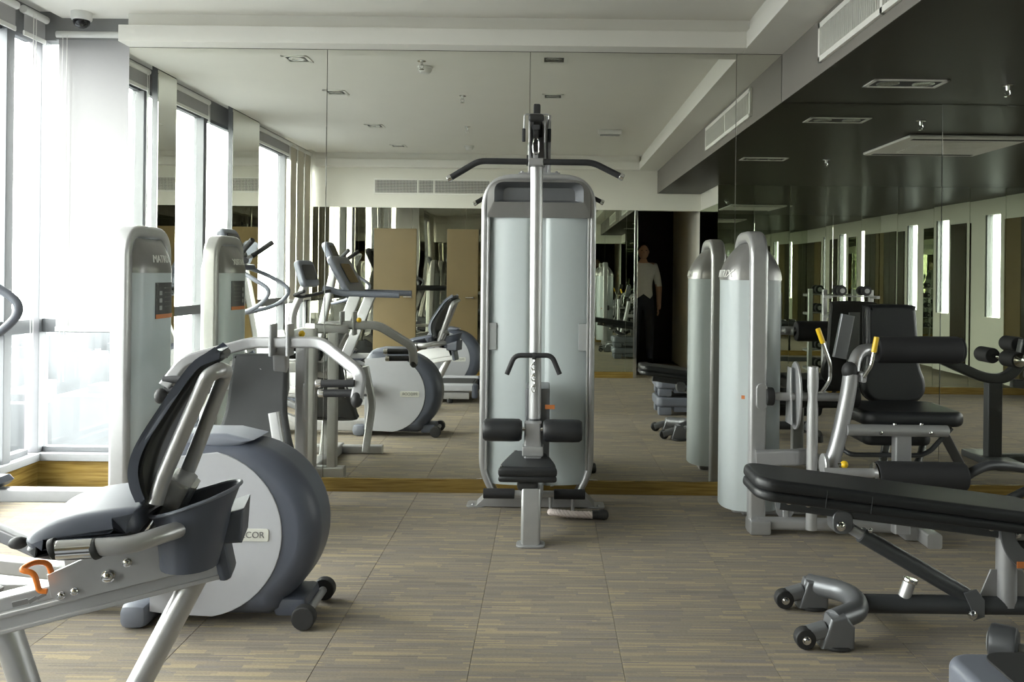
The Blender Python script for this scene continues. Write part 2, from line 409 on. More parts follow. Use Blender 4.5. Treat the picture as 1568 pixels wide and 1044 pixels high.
mul = [5.03, 4.75, 3.65, 2.55, 1.40, 0.25, YB]
wn = 0
for i in range(len(mul) - 1):
    y1, y0 = mul[i], mul[i+1]; wn += 1
    w = bpy.data.objects.new('window_%d' % wn, None); COL.objects.link(w); w.location = (XL, (y0+y1)/2, .195); struct(w, 'tall aluminium framed window in the left glass wall')
    MB().b2((XL - .06, y0 - .035, .195), (XL + .03, y0 + .035, 2.63), .004).obj('mullion', 'mullion', w)
    b = MB(); b.b2((XL - .05, y0 + .035, .905), (XL + .02, y1 - .035, .985), .004); b.obj('transom', 'mullion', w)
    b = MB(); b.b2((XL - .05, y0 + .035, .195), (XL + .0, y1 - .035, .225), .003); b.b2((XL - .05, y0 + .035, 2.60), (XL + .0, y1 - .035, 2.63), .003); b.obj('window_frame', 'mullion', w)
    MB().b2((XL - .034, y0 + .035, .225), (XL - .028, y1 - .035, .905)).obj('pane', 'window_glass', w)
    MB().b2((XL - .034, y0 + .035, .985), (XL - .028, y1 - .035, 2.60)).obj('pane', 'window_glass', w)
w = bpy.data.objects.new('window_7', None); COL.objects.link(w); w.location = (-2.75, YW, .195); struct(w, 'corner window beside the mirror')
MB().b2((XL - .05, 5.04, .195), (XL + .03, 5.14, 2.63), .004).obj('mullion', 'mullion', w)
b = MB(); b.b2((XL + .03, 5.07, .905), (-2.44, 5.13, .985), .004); b.obj('transom', 'mullion', w)
b = MB(); b.b2((XL + .03, 5.08, .195), (-2.44, 5.13, .225), .003); b.obj('window_frame', 'mullion', w)
MB().b2((XL + .03, 5.10, .225), (-2.44, 5.106, .905)).obj('pane', 'window_glass', w)
MB().b2((XL + .03, 5.10, .985), (-2.44, 5.106, 2.64)).obj('pane', 'window_glass', w)
struct(MB().b2((-2.46, 5.012, 0), (-2.42, 5.18, 2.8)).obj('trim_jamb', 'mullion'))
# mirrored pillars
for i, (y0, y1) in enumerate(((3.39, 3.70), (1.49, 2.20))):
    p = struct(MB().b2((-2.925, y0, 0), (-2.884, y1, 2.80)).obj('wall_pillar', 'mullion'), 'pillar clad with mirror between the windows')
    MB().b2((-2.884, y0, .02), (-2.878, y1, 2.755)).obj('mirror_panel', 'mirror', p)
# wall behind the camera
wf = struct(MB().b2((-3.15, YB - .10, 2.09), (1.12, YB, 2.80)).b2((-3.15, YB - .10, -.05), (1.08, YB - .012, 2.09)).b2((1.12, YB - .10, 2.09), (1.98, YB, 2.80)).obj('wall_front', 'wall_paint'), 'pale wall with mirrors below and a doorway')
x = XL
while x < 1.0:
    x1 = min(x + .667, 1.08)
    if x1 > 1.0: x1 = 1.08
    MB().b2((x + .001, YB - .012, ZM), (x1 - .001, YB - .004, 2.09)).obj('mirror_panel', 'mirror_dark' if x < .25 else 'mirror_green', wf); x = x1
for k, (x0, x1) in enumerate(((-2.16, -1.63), (-1.25, -.86))):  # ochre patches reflected in the dark mirrors, put in as solid panel doors
    d_ = struct(MB().b2((x0, YB - .006, ZM), (x1, YB + .012, 1.83), .004).obj('door_%d' % (k + 1), 'ochre'), 'ochre panel door standing in for an ochre reflection in the dark mirrors')
    MB().cyl((x1 - .06, YB + .012, .98), (x1 - .06, YB + .05, .98), .012).cyl((x1 - .06, YB + .05, .98), (x1 - .15, YB + .05, .98), .009).obj('door_handle', 'chrome', d_)
struct(MB().b2((XL, YB - .02, 0), (1.08, YB + .006, ZM), .002).obj('baseboard_front', 'wood'))
struct(MB().b2((1.08, YB - .10, 0), (1.12, YB + .012, 2.09), .003).obj('trim_door', 'chrome'), 'bright metal door jamb')
# corridor beyond the doorway
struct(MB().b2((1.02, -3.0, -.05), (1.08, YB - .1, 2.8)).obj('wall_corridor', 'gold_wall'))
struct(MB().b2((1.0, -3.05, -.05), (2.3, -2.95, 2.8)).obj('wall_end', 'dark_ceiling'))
# return wall and mirrored side wall
YA = 0.50
wr = struct(MB().b2((1.90, -3.0, -.05), (2.02, YA - .012, 2.80)).obj('wall_return', 'wall_paint'))
def tilted(lo, hi, ang, mat, parent):
    c = (Vector(lo) + Vector(hi)) / 2; return MB().box(c, Vector(hi) - Vector(lo), 0, Matrix.Rotation(math.radians(ang), 3, 'Z')).obj('mirror_panel', mat, parent)
for y0, y1 in ((-.63, -.06), (-.06, .49)): tilted((1.888, y0 + .001, ZM), (1.896, y1 - .001, 2.09), random.uniform(-.2, .2), 'mirror_green', wr)
ws = struct(MB().b2((2.02, YA - .14, -.05), (XR, YA - .022, 2.80)).obj('wall_side', 'wall_paint'), 'wall of narrow mirror panels')
x = 1.888
while x < XR - .01:
    x1 = min(x + .40, XR); tilted((x + .001, YA - .012, ZM), (x1 - .001, YA - .004, 2.298), random.uniform(-.9, .9), 'mirror_green', ws); x = x1
struct(MB().b2((1.89, YA - .02, 0), (XR, YA + .008, ZM), .002).obj('baseboard_side', 'wood'))
WS = (1.55, 2.75, 3.95)
q = MB().b2((XR, -.1, -.05), (XR + .1, 5.15, .80)).b2((XR, -.1, 2.10), (XR + .1, 5.15, 2.8))
for y0, y1 in zip((-.1,) + tuple(y + .38 for y in WS), WS + (5.15,)): q.b2((XR, y0, .80), (XR + .1, y1, 2.10))
wrt = struct(q.obj('wall_right', 'wall_paint'))
y = .52; k = 0  # coloured and mirrored strips added in place of the jumbled second reflections
while y < 4.95:
    y1 = y + random.choice((.22, .30, .40))
    if all(y1 <= ww or y >= ww + .38 for ww in WS): MB().b2((XR - .02, y + .004, .08), (XR, min(y1, 4.98) - .004, 2.02), .003).obj('reflection_stand_in', ('brown_panel', 'brown_panel', 'ochre', 'brown_panel', 'mirror_green')[k % 5], wrt); k += 1
    y = y1
for k, y in enumerate(WS):  # windows added for fill from the right and bright slices in the mirrors
    w = bpy.data.objects.new('window_%d' % (8 + k), None); COL.objects.link(w); w.location = (XR, y + .19, .80); struct(w, 'narrow window added in the right wall for fill light and bright reflections')
    for f in (y, y + .35): MB().b2((XR + .01, f, .80), (XR + .09, f + .03, 2.10), .004).obj('window_frame', 'mullion', w)
    MB().b2((XR + .05, y + .03, .80), (XR + .056, y + .35, 2.10)).obj('pane', 'window_glass', w)
# outside: hazy city far below
b = MB(); b.b2((-1500, -1200, -75), (1500, 1600, -74))
for i in range(420):
    r = random.uniform(260, 1300); a = random.uniform(math.radians(95), math.radians(215)); cx, cy = r*math.cos(a) - 20, r*math.sin(a)
    h = random.uniform(6, 30) * (1 + (random.random() > .93) * 1.5); sx, sy = random.uniform(12, 40), random.uniform(12, 40)
    b.box((cx, cy, -74 + h/2), (sx, sy, h)); b.box((cx, cy, -74 + h + 1.5), (sx * .4, sy * .4, 3))
o = b.obj('hazy_city', 'city'); o['kind'] = 'stuff'; tag(o, 'pale hazy city blocks far below the windows', 'city')

# ------------------------------------------------------------------ blinds, vents, lamps
def blind(name, label, a, bq, ztop, zbot, mat, axis, pos, group):
    """roller blind: tube, hanging cloth, bottom bar, cord"""
    c = (pos, (a+bq)/2, zbot) if axis == 'y' else ((a+bq)/2, pos, zbot)
    t = thing(name, label, 'blind', c, group)
    P = (lambda u, z, o=0.0: V(pos + o, u, z)) if axis == 'y' else (lambda u, z, o=0.0: V(u, pos - o, z))
    MB().cyl(P(a, ztop + .03), P(bq, ztop + .03), .022).obj('roller', 'white_plastic', t)
    up = (1, 0, 0) if axis == 'y' else (0, 1, 0)
    MB().rect([P(a + .01, (ztop+zbot)/2 + .01), P(bq - .01, (ztop+zbot)/2 + .01)], .0016, ztop - zbot + .03, up, rad=.0005).obj('cloth', mat, t)
    MB().rect([P(a + .008, zbot), P(bq - .008, zbot)], .012, .028, up, rad=.005).obj('bottom_bar', 'white_plastic', t)
    b = MB(); b.tube([P(a + .05, ztop + .02, .03), P(a + .05, .62, .03)], .0022, n=6); b.tube([P(a + .075, ztop + .02, .03), P(a + .075, .62, .03)], .0022, n=6)
    b.obj('cord', 'white_plastic', t)
blind('roller_blind', 'white translucent roller blind lowered over the corner window beside the mirror', -2.905, -2.445, 2.63, .925, 'blind', 'x', 5.045, None)
for i, (y0, y1) in enumerate(((4.78, 5.0), (3.72, 4.72), (2.60, 3.36), (.30, 1.36))):
    blind('roller_blind', 'raised roller blind at the head of the glass wall', y0, y1, 2.70, 2.60, 'blind', 'y', -2.945, 'raised roller blinds along the glass wall')
for i, (y0, y1) in enumerate(((-.60, -.32), (-.31, -.02), (-.01, .24))):
    blind('roller_blind', 'beige roller blind pulled down at the rear of the glass wall', y0, y1, 2.70, .95, 'blind_beige', 'y', -2.945, 'lowered beige blinds on the glass wall')
# long air grille on the dropped ceiling face
def grille_x():
    y0, y1, z0, z1 = 2.66, 4.28, 2.352, 2.547
    t = thing('air_grille', 'white finned air grille on the face of the dropped ceiling', 'vent', (XS - .004, (y0+y1)/2, z0))
    x = XS - .014; b = MB()
    b.b2((x - .008, y0, z0), (x + .010, y1, z0 + .028), .002); b.b2((x - .008, y0, z1 - .028), (x + .010, y1, z1), .002)
    for y in (y0, (y0+y1)/2 - .014, y1 - .028): b.b2((x - .008, y, z0), (x + .010, y + .028, z1), .002)
    b.obj('frame', 'vent_white', t)
    MB().b2((x + .006, y0 + .01, z0 + .01), (x + .009, y1 - .01, z1 - .01)).obj('backing', 'label_grey', t)
    n = 62; ya = y0 + .04; proto = MB().b2((x - .006, ya - .002, z0 + .028), (x + .006, ya + .002, z1 - .028)).obj('slat', 'vent_white', t)
    for i in range(1, n):
        q = proto.copy(); COL.objects.link(q); q.location = (0, (y1 - y0 - .08) * i / (n - 1), 0)
grille_x()
def grille_front():
    x0, x1, z0, z1 = -2.15, .32, 2.275, 2.43
    t = thing('return_grille', 'long egg-crate air grille on the pale wall above the mirrors', 'vent', ((x0+x1)/2, YB, z0)); y = YB + .006
    b = MB()
    for z in (z0 - .02, z1): b.b2((x0 - .02, YB, z), (x1 + .02, YB + .014, z + .02), .002)
    xs = [x0 - .02, x0 + .52, x0 + .72, x0 + 1.42, x0 + 1.72, x1]
    for x in xs: b.b2((x, YB, z0), (x + .02, YB + .013, z1), .002)
    b.obj('frame', 'vent_white', t)
    MB().b2((x0, YB + .0005, z0), (x1, YB + .002, z1)).obj('backing', 'vent_dark', t)
    b = MB(); x = x0 + .012
    while x < x1: b.b2((x - .002, YB + .002, z0), (x + .002, YB + .011, z1)); x += .018
    for k in range(8): z = z0 + .01 + k * .019; b.b2((x0, YB + .002, z - .002), (x1, YB + .010, z + .002))
    o = b.obj('egg_crate', 'vent_white', t); o['kind'] = 'stuff'
grille_front()
def downlight(x, y, z, label, n=1, group=None):
    w = .18 * n + (.03 if n > 1 else 0); t = thing('ceiling_light', label, 'light', (x, y, z), group)
    b = MB(); e = .022
    b.b2((x - w/2, y - .09, z - .006), (x + w/2, y - .09 + e, z + .0), .001); b.b2((x - w/2, y + .09 - e, z - .006), (x + w/2, y + .09, z + .0), .001)
    b.b2((x - w/2, y - .09, z - .006), (x - w/2 + e, y + .09, z + .0), .001); b.b2((x + w/2 - e, y - .09, z - .006), (x + w/2, y + .09, z + .0), .001)
    b.obj('frame', 'vent_white', t)
    MB().b2((x - w/2 + e*.8, y - .09 + e*.8, z - .002), (x + w/2 - e*.8, y + .09 - e*.8, z - .0005)).obj('recess', 'vent_dark', t)
    for k in range(n):
        cx = x + (k - (n-1)/2) * .185
        MB().lathe([(.058, 0), (.058, -.004), (.048, -.005), (.03, -.0025), (.012, -.002)], (cx, y, z - .001), (0, 0, 1), 20).obj('lamp', 'lamp_glass', t)
for y in (4.07, 2.98, 1.40, 0.05): downlight(-1.75, y, ZC, 'square recessed ceiling light in the row over the cardio machines', 1, 'ceiling lights over the cardio row')
for y in (4.13, 2.92): downlight(.03, y, ZC, 'square recessed ceiling light above the seat of the pulldown machine', 1, 'ceiling lights over the pulldown machine')
downlight(1.86, 4.47, ZD, 'twin recessed downlight in the dark lowered ceiling closest to the mirror', 2)
downlight(1.86, 2.6, ZD, 'twin recessed downlight in the dark lowered ceiling farther from the mirror', 2)
def sprinkler(x, y, z, label, group=None):
    t = thing('sprinkler', label, 'sprinkler', (x, y, z), group)
    MB().lathe([(.030, 0), (.030, -.005), (.012, -.008), (.009, -.03)], (x, y, z), (0, 0, 1), 14).obj('rose', 'chrome', t)
    b = MB(); b.tube([(x - .012, y, z - .028), (x - .014, y, z - .045), (x, y, z - .058)], .0025, n=6); b.tube([(x + .012, y, z - .028), (x + .014, y, z - .045), (x, y, z - .058)], .0025, n=6)
    b.obj('yoke', 'chrome', t); MB().lathe([(.016, -.058), (.018, -.061), (.004, -.062)], (x, y, z), (0, 0, 1), 12).obj('deflector', 'chrome', t)
for x, y in ((-.89, 4.05), (-.72, 2.9), (-.82, 1.4)): sprinkler(x, y, ZC, 'small chrome sprinkler head on the pale tray ceiling', 'sprinklers on the tray ceiling')
for x, y in ((2.40, 4.48), (2.40, 2.6)): sprinkler(x, y, ZD, 'small chrome sprinkler head on the dark lowered ceiling', 'sprinklers on the dark ceiling')
for x, y in ((-.89, 3.88), (-.92, .1)):
    t = thing('smoke_detector', 'round white smoke detector on the pale tray ceiling', 'detector', (x, y, ZC), 'smoke detectors on the tray ceiling')
    MB().lathe([(.055, 0), (.055, -.012), (.048, -.014)], (x, y, ZC), (0, 0, 1), 22).obj('base', 'white_plastic', t)
    MB().lathe([(.046, -.012), (.048, -.024), (.038, -.045), (.022, -.05), (.008, -.052)], (x, y, ZC), (0, 0, 1), 22).obj('head', 'white_plastic', t)
t = thing('emergency_light', 'white box emergency light on the tray ceiling', 'light', (.62, 1.3, ZC))
MB().b2((.50, 1.26, ZC - .05), (.74, 1.34, ZC), .01).obj('body', 'white_plastic', t); MB().b2((.52, 1.27, ZC - .06), (.72, 1.33, ZC - .05), .004).obj('lens', 'lamp_glass', t)
# dome camera
p = W(125, 19, 4.92); p.z = ZC
t = thing('dome_camera', 'white dome security camera on the ceiling near the corner window', 'camera', p)
MB().lathe([(.056, 0), (.056, -.035), (.052, -.045), (.046, -.047)], p, (0, 0, 1), 26).obj('housing', 'white_plastic', t)
MB().lathe([(.045, -.045), (.045, -.055), (.040, -.072), (.028, -.085), (.010, -.092)], p, (0, 0, 1), 24).obj('dome', 'black_glass', t)
# ceiling cassette
t = thing('ceiling_cassette', 'square white air conditioning cassette in the dark ceiling', 'air conditioner', (3.0, 3.5, ZD)); b = MB()
b.b2((2.55, 3.05, ZD - .025), (3.45, 3.95, ZD), .012); b.obj('panel', 'vent_white', t)
for i in range(14): MB().b2((2.74, 3.24 + i * .04, ZD - .032), (3.26, 3.262 + i * .04, ZD - .025), .002).obj('slat', 'vent_white', t)
for q in ((2.60, 3.10, 3.40, 3.15), (2.60, 3.85, 3.40, 3.90)): MB().b2((q[0], q[1], ZD - .027), (q[2], q[3], ZD - .024)).obj('outlet', 'vent_dark', t)
# ------------------------------------------------------------------ weight machines
def rubber_foot(b, p, r=.03): b.cyl((p[0], p[1], 0.0), (p[0], p[1], .012), r, .003); return b
def frost_panel(x0, x1, y, z0, z1, bulge, sgn):
    """curved frosted guard with a groove down its middle; sgn -1 bulges to the camera"""
    def fn(u, v):
        x = x0 + (x1 - x0) * u; q = abs(2*u - 1)
        off = bulge * (1 - q ** 3.0) - (.016 if q < .16 else (.016 * max(0, 1 - (q - .16) / .05)))
        return V(x, y + sgn * off, z0 + (z1 - z0) * v)
    return MB().grid(fn, 40, 6, .004)
# ---- lat pulldown machine
X0, YT = -.05, 4.77
lat = thing('lat_pulldown_machine', 'tall silver pulldown machine with frosted guard, black seat and thigh rollers', 'gym machine', (X0, 4.45, 0))
pts = [(X0 - .225, YT, .05), (X0 - .298, YT, .19), (X0 - .298, YT, 1.815), (X0 + .298, YT, 1.815), (X0 + .298, YT, .19), (X0 + .225, YT, .05)]
P = fillet(pts, .07, 5); Pp = [Vector(p) for p in pts]
path = [Pp[0]] + fillet([Pp[0], Pp[1], Pp[2]], .08)[1:-1] + fillet([Pp[1], Pp[2], Pp[3]], .17, 10)[1:-1] + fillet([Pp[2], Pp[3], Pp[4]], .17, 10)[1:-1] + fillet([Pp[3], Pp[4], Pp[5]], .08)[1:-1] + [Pp[5]]
MB().sweep(path, rprof(.12, .036, .014), up=(0, 1, 0)).obj('arch_frame', 'silver', lat)
frost_panel(X0 - .272, X0 + .272, YT - .02, .12, 1.605, .05, -1).obj('front_guard', 'frosted', lat)
frost_panel(X0 - .272, X0 + .272, YT + .02, .12, 1.61, .05, 1).obj('rear_guard', 'frosted', lat)
for s_ in (-1, 1): MB().box((X0 + s_*.2765, YT - .046, .915), (.013, .032, 1.43), .004).obj('edge_strip', 'silver', lat)
def cap_loop(w, z0, z1, r, n=40, dz=0):
    poly = fillet([V(-w, 0, z0), V(-w, 0, z1), V(w, 0, z1), V(w, 0, z0)], r, 12)
    L = [0];
    for i in range(1, len(poly)): L.append(L[-1] + (poly[i] - poly[i-1]).length)
    out = []
    for k in range(n + 1):
        s_ = L[-1] * k / n; i = max(j for j in range(len(L)) if L[j] <= s_ + 1e-9); i = min(i, len(poly) - 2)
        f = (s_ - L[i]) / max(1e-9, L[i+1] - L[i]); out.append(poly[i].lerp(poly[i+1], f))
    return out
for sg, nm in ((-1, 'header'), (1, 'rear_header')):
    o_ = cap_loop(.284, 1.59, 1.80, .16); i_ = cap_loop(.245, 1.675, 1.785, .10); c_ = cap_loop(.20, 1.69, 1.76, .07)
    b = MB(); n = len(o_); vs = []
    for lp, y in ((o_, .074), (i_, .080), (c_, .012)):
        vs += [V(X0 + p.x, YT + sg * y, p.z) for p in lp]
    fs = [[r*n+i, r*n+i+1, (r+1)*n+i+1, (r+1)*n+i] for r in range(1) for i in range(n - 1)] + [[0, n, 2*n-1, n-1]]
    b.add(vs[:2*n], fs); b.obj(nm, 'cap_grey', lat)
    fs = [[i, i+1, n+i+1, n+i] for i in range(n - 1)] + [[0, n, 2*n-1, n-1], list(range(n, 2*n))]
    MB().add(vs[n:], fs).obj('visor', 'gunmetal', lat)
for sx in (-1, 1):
    b = MB(); b.b2((X0 + sx*.25 - .024, YT - .052, .86), (X0 + sx*.25 + .024, YT - .040, 1.01), .003); b.obj('placard', 'label_grey', lat)
for i in range(14):
    MB().b2((X0 - .15, YT - .05, .16 + i*.038), (X0 + .15, YT + .05, .194 + i*.038), .004).obj('weight_plate', 'dark_metal', lat)
for q in (-.09, .09): MB().cyl((X0 + q, YT, .1), (X0 + q, YT, 1.75), .011, n=10).obj('guide_rod', 'chrome', lat)
# base
b = MB(); b.slab([(-.33, 0), (.33, 0), (.275, .055), (-.275, .055)], (X0, YT - .01, .004), (1, 0, 0), (0, 0, 1), .15, .004).obj('base_plate', 'silver_grey', lat)
for sx in (-1, 1):
    b = MB(); b.slab(rprof(.10, .12, .02), (X0 + sx*.33, YT - .03, .004), (1, 0, 0), (0, 1, 0), .008, .002); bolt(b, (X0 + sx*.345, YT - .06, .008), (0, 0, 1), .008); b.obj('foot_plate', 'silver_grey', lat)
# mast, boom, pulleys
b = MB(); b.b2((X0 - .062, YT - .045, 1.82), (X0 - .045, YT + .06, 2.16), .003); b.b2((X0 + .045, YT - .045, 1.82), (X0 + .062, YT + .06, 2.16), .003); b.b2((X0 - .046, YT + .0, 1.82), (X0 + .046, YT + .055, 2.16), .003)
b.b2((X0 - .115, YT - .05, 1.828), (X0 + .115, YT + .06, 1.842), .003); [bolt(b, (X0 + s_*.095, YT - .03, 1.842), (0, 0, 1)) for s_ in (-1, 1)]; b.obj('mast', 'silver_grey', lat)
bx = W(821, 200, 4.25).x
b = MB()
for s_ in (-1, 1): b.slab([(4.80, 1.90), (4.80, 2.13), (4.24, 2.065), (4.22, 2.03), (4.22, 1.93), (4.30, 1.91)], ((X0 + bx)/2 + s_*.038, 0, 0), (0, 1, 0), (0, 0, 1), .008, .002)
b.obj('boom', 'silver_grey', lat)
MB().box((bx, 4.225, 2.052), (.078, .03, .04), .016, seg=4).obj('boom_cap', 'rubber', lat)
MB().cyl((bx - .014, 4.275, 1.985), (bx + .014, 4.275, 1.985), .055, .005).obj('pulley', 'rubber', lat)
MB().cyl((X0 - .014, 4.72, 2.085), (X0 + .014, 4.72, 2.085), .05, .005).obj('pulley', 'rubber', lat)
MB().b2((bx - .018, 4.21, 1.992), (bx + .018, 4.216, 2.016), .002).obj('badge', 'label_dark', lat)
MB().box((bx - .002, 4.60, 2.155), (.038, .05, .075), .008).obj('top_stop', 'rubber', lat)
b = MB(); b.tube([(bx, 4.228, 1.99), (bx, 4.228, 1.955)], .003, n=6); b.tube([(bx, 4.33, 1.99), (X0, 4.60, 1.86), (X0, 4.74, 1.70)], .003, n=6); b.obj('cable', 'rubber', lat)
# front pole
pt, pb_ = W(822, 255, 4.33), W(819, 640, 4.33)
MB().cyl(pt, pb_, .031, n=24).obj('front_pole', 'silver', lat)
b = MB(); b.box(pt + V(0, -.01, .012), (.085, .075, .03), .008); b.obj('pole_cap', 'silver_grey', lat)
MB().cyl(pb_ + V(0, 0, .0), pb_ + V(0, 0, -.085), .034, n=20).obj('pole_sleeve', 'dark_metal', lat)
b = MB(); b.b2((pb_.x - .05, 4.35, .30), (pb_.x + .075, 4.62, .70), .01); b.obj('lower_housing', 'gunmetal', lat)
b = MB(); q = W(842, 623, 4.345); b.box(q, (.05, .004, .022), .001); b.obj('warning_label', 'label_orange', lat)
# thigh rollers
c = W(816, 657, 4.24)
for px in (769.5, 861.5):
    q = W(px, 658 if px < 800 else 659.5, 4.24)
    MB().lathe([(.02, -.098), (.045, -.096), (.055, -.082), (.0565, -.05), (.0565, .05), (.055, .082), (.045, .096), (.02, .098)], q, (1, 0, 0), 24).obj('thigh_roller', 'vinyl', lat)
b = MB(); b.cyl((c.x - .16, 4.24, c.z), (c.x + .16, 4.24, c.z), .011, n=12); b.obj('roller_axle', 'chrome', lat)
MB().rect([(c.x, 4.27, c.z + .03), (c.x, 4.27, .36)], .085, .085, (1, 0, 0), rad=.012).obj('roller_post', 'silver_grey', lat)
b = MB(); b.box((c.x, 4.265, .405), (.105, .10, .05), .008); b.obj('post_collar', 'silver', lat)
# seat
sc_ = W(808, 715, 4.05).x
poly = [(-.115, -.19), (.115, -.19), (.135, -.16), (.128, -.05), (.085, .19), (.06, .205), (-.06, .205), (-.085, .19), (-.128, -.05), (-.135, -.16)]
poly = [(p.x, p.y) for p in spline([V(*p, 0) for p in poly], 4, True)]
b = MB(); b.slab(poly, (sc_, 4.22, .345), (1, 0, 0), (0, 1, 0), .05, .018); b.obj('seat', 'vinyl', lat)
b = MB(); b.slab([(x_*.99, y_*.99) for x_, y_ in poly], (sc_, 4.22, .312), (1, 0, 0), (0, 1, 0), .032, .012); b.obj('seat_base', 'vinyl', lat)
b = MB(); b.box((sc_, 4.13, .275), (.10, .16, .05), .018); b.obj('seat_bracket', 'rubber', lat)
fx = W(812, 838, 4.0).x
b = MB(); b.slab([(4.01, .01), (4.085, .01), (4.16, .14), (4.17, .26), (4.045, .265), (4.012, .14)], (fx, 0, 0), (0, 1, 0), (0, 0, 1), .092, .014); b.obj('seat_leg', 'silver', lat)
b = MB(); b.slab(rprof(.135, .10, .03), (fx, 4.04, .005), (1, 0, 0), (0, 1, 0), .010, .003); b.obj('leg_foot', 'silver_grey', lat)
MB().rect([(fx + .01, 4.12, .20), (fx + .02, 4.72, .12)], .075, .075, (1, 0, 0), rad=.012).obj('seat_beam', 'silver_grey', lat)
# foot rollers
q = W(816, 756, 4.60)
for px in (764, 872): a = W(px, 756, 4.60); MB().cyl((a.x - .084, 4.60, q.z), (a.x + .084, 4.60, q.z), .027, .004).obj('foot_roller', 'foam', lat)
b = MB(); b.cyl((W(745, 756, 4.6).x, 4.60, q.z), (W(890, 756, 4.6).x, 4.60, q.z), .018, n=12)
for px in (843, 877): a = W(px, 765, 4.6); b.cyl((a.x, 4.60, q.z), (a.x, 4.60, .0), .009, n=8)
b.obj('foot_bar', 'silver', lat)
# hanging attachments (lift away)
bl, br_ = W(690, 272, 4.25), W(950, 270, 4.25); zc = W(820, 248, 4.25).z
lb = thing('lat_bar', 'wide black pulldown bar with bent ends hanging under the boom', 'bar', (bx, 4.25, zc))
xa, xb = W(733, 248, 4.25).x, W(908, 248, 4.25).x
MB().tube([bl, (xa, 4.25, zc + .002), (xb, 4.25, zc), br_], .0155, .035, n=16).obj('grip', 'foam', lb)
for e_, q_ in ((bl, V(xa, 4.25, zc)), (br_, V(xb, 4.25, zc))):
    d = (e_ - q_).normalized(); MB().cyl(e_ - d*.005, e_ + d*.018, .0175, .004, n=16).obj('end_cap', 'chrome', lb)
b = MB(); b.box((bx, 4.25, zc), (.075, .034, .036), .006); b.b2((bx - .012, 4.244, zc + .012), (bx + .012, 4.256, zc + .05), .003); b.obj('centre_sleeve', 'silver_grey', lb)
b = MB(); zt = 1.955; zb_ = zc + .035
b.tube(spline([V(bx - .012, 4.235, zb_ + .01), V(bx - .014, 4.235, zt - .02), V(bx, 4.235, zt), V(bx + .014, 4.235, zt - .02), V(bx + .012, 4.235, zb_ + .01), V(bx, 4.235, zb_)], 5, True), .003, n=8, closed=True)
b.obj('carabiner', 'chrome', lb)
sh = thing('stirrup_handle', 'thin rod stirrup with two black grips hooked over the boom', 'handle', (X0, 4.5, 2.0))
hx0, hx1 = W(803, 195, 4.5).x, W(840.5, 195, 4.5).x; zt = W(820, 175, 4.5).z
MB().tube([(hx0 - .004, 4.5, zt - .14), (hx0, 4.5, zt), (hx1, 4.5, zt), (hx1 + .003, 4.5, zt - .14)], .0045, .012, n=8).obj('rod', 'silver', sh)
for hx in (hx0 - .003, hx1 + .003): MB().cyl((hx, 4.5, zt - .145), (hx, 4.5, zt - .075), .0095, .003, n=12).obj('grip', 'foam', sh)
rh = thing('row_handle', 'short black curved row bar hooked on the front pole', 'handle', W(818, 560, 4.29))
hp = [W(776, 573, 4.28), W(788, 544, 4.28), W(845, 544, 4.28), W(857, 573, 4.28)]
MB().tube(hp, .0125, .03, n=14).obj('grip', 'foam', rh)
b = MB()
for k in range(6):
    q = W(818 - (k % 2) * 1.5, 553 + k*8.5, 4.285); h = .013
    ring = [q + (V(.008*math.cos(t_), 0, h*math.sin(t_)*1.15) if k % 2 else V(0, .008*math.cos(t_), h*math.sin(t_)*1.15)) for t_ in [2*math.pi*i/12 for i in range(12)]]
    b.tube(ring, .003, n=6, closed=True)
b.obj('chain', 'chrome', rh)
MB().box(W(818, 545, 4.283), (.022, .03, .034), .006).obj('clamp', 'rubber', rh)
ro = thing('rope_attachment', 'white twisted rope with black rubber ends lying by the pulldown machine base', 'rope', V(W(880, 797, 4.46).x, 4.46, 0))
ra, rb = W(848, 790, 4.44), W(908, 790, 4.44)
ax, bx2 = ra.x, rb.x; b = MB()
lp = spline([V(bx2, 4.44, .036), V((ax+bx2)/2, 4.435, .04), V(ax + .01, 4.44, .046), V(ax - .018, 4.46, .042), V(ax + .01, 4.485, .030), V((ax+bx2)/2, 4.49, .020), V(bx2, 4.485, .018)], 14)
for ph in (0, 2.09, 4.19):
    st = []
    for i, p in enumerate(lp):
        t_ = (lp[min(i+1, len(lp)-1)] - lp[max(i-1, 0)]).normalized(); n1 = t_.cross(V(0, 0, 1)).normalized(); n2 = t_.cross(n1); a_ = ph + i * .75
        st.append(p + (n1 * math.cos(a_) + n2 * math.sin(a_)) * .008)
    b.tube(st, .0098, n=8)
b.obj('rope', 'rope', ro)
for y_, z_ in ((4.44, .036), (4.485, .022)):
    MB().lathe([(.014, 0), (.02, .003), (.021, .03), (.019, .035), (.023, .045), (.026, .06), (.022, .078), (.01, .085)], (bx2 - .005, y_, max(z_, .027)), (1, 0, 0), 16).obj('rubber_end', 'rubber', ro)

root_lettering = {}
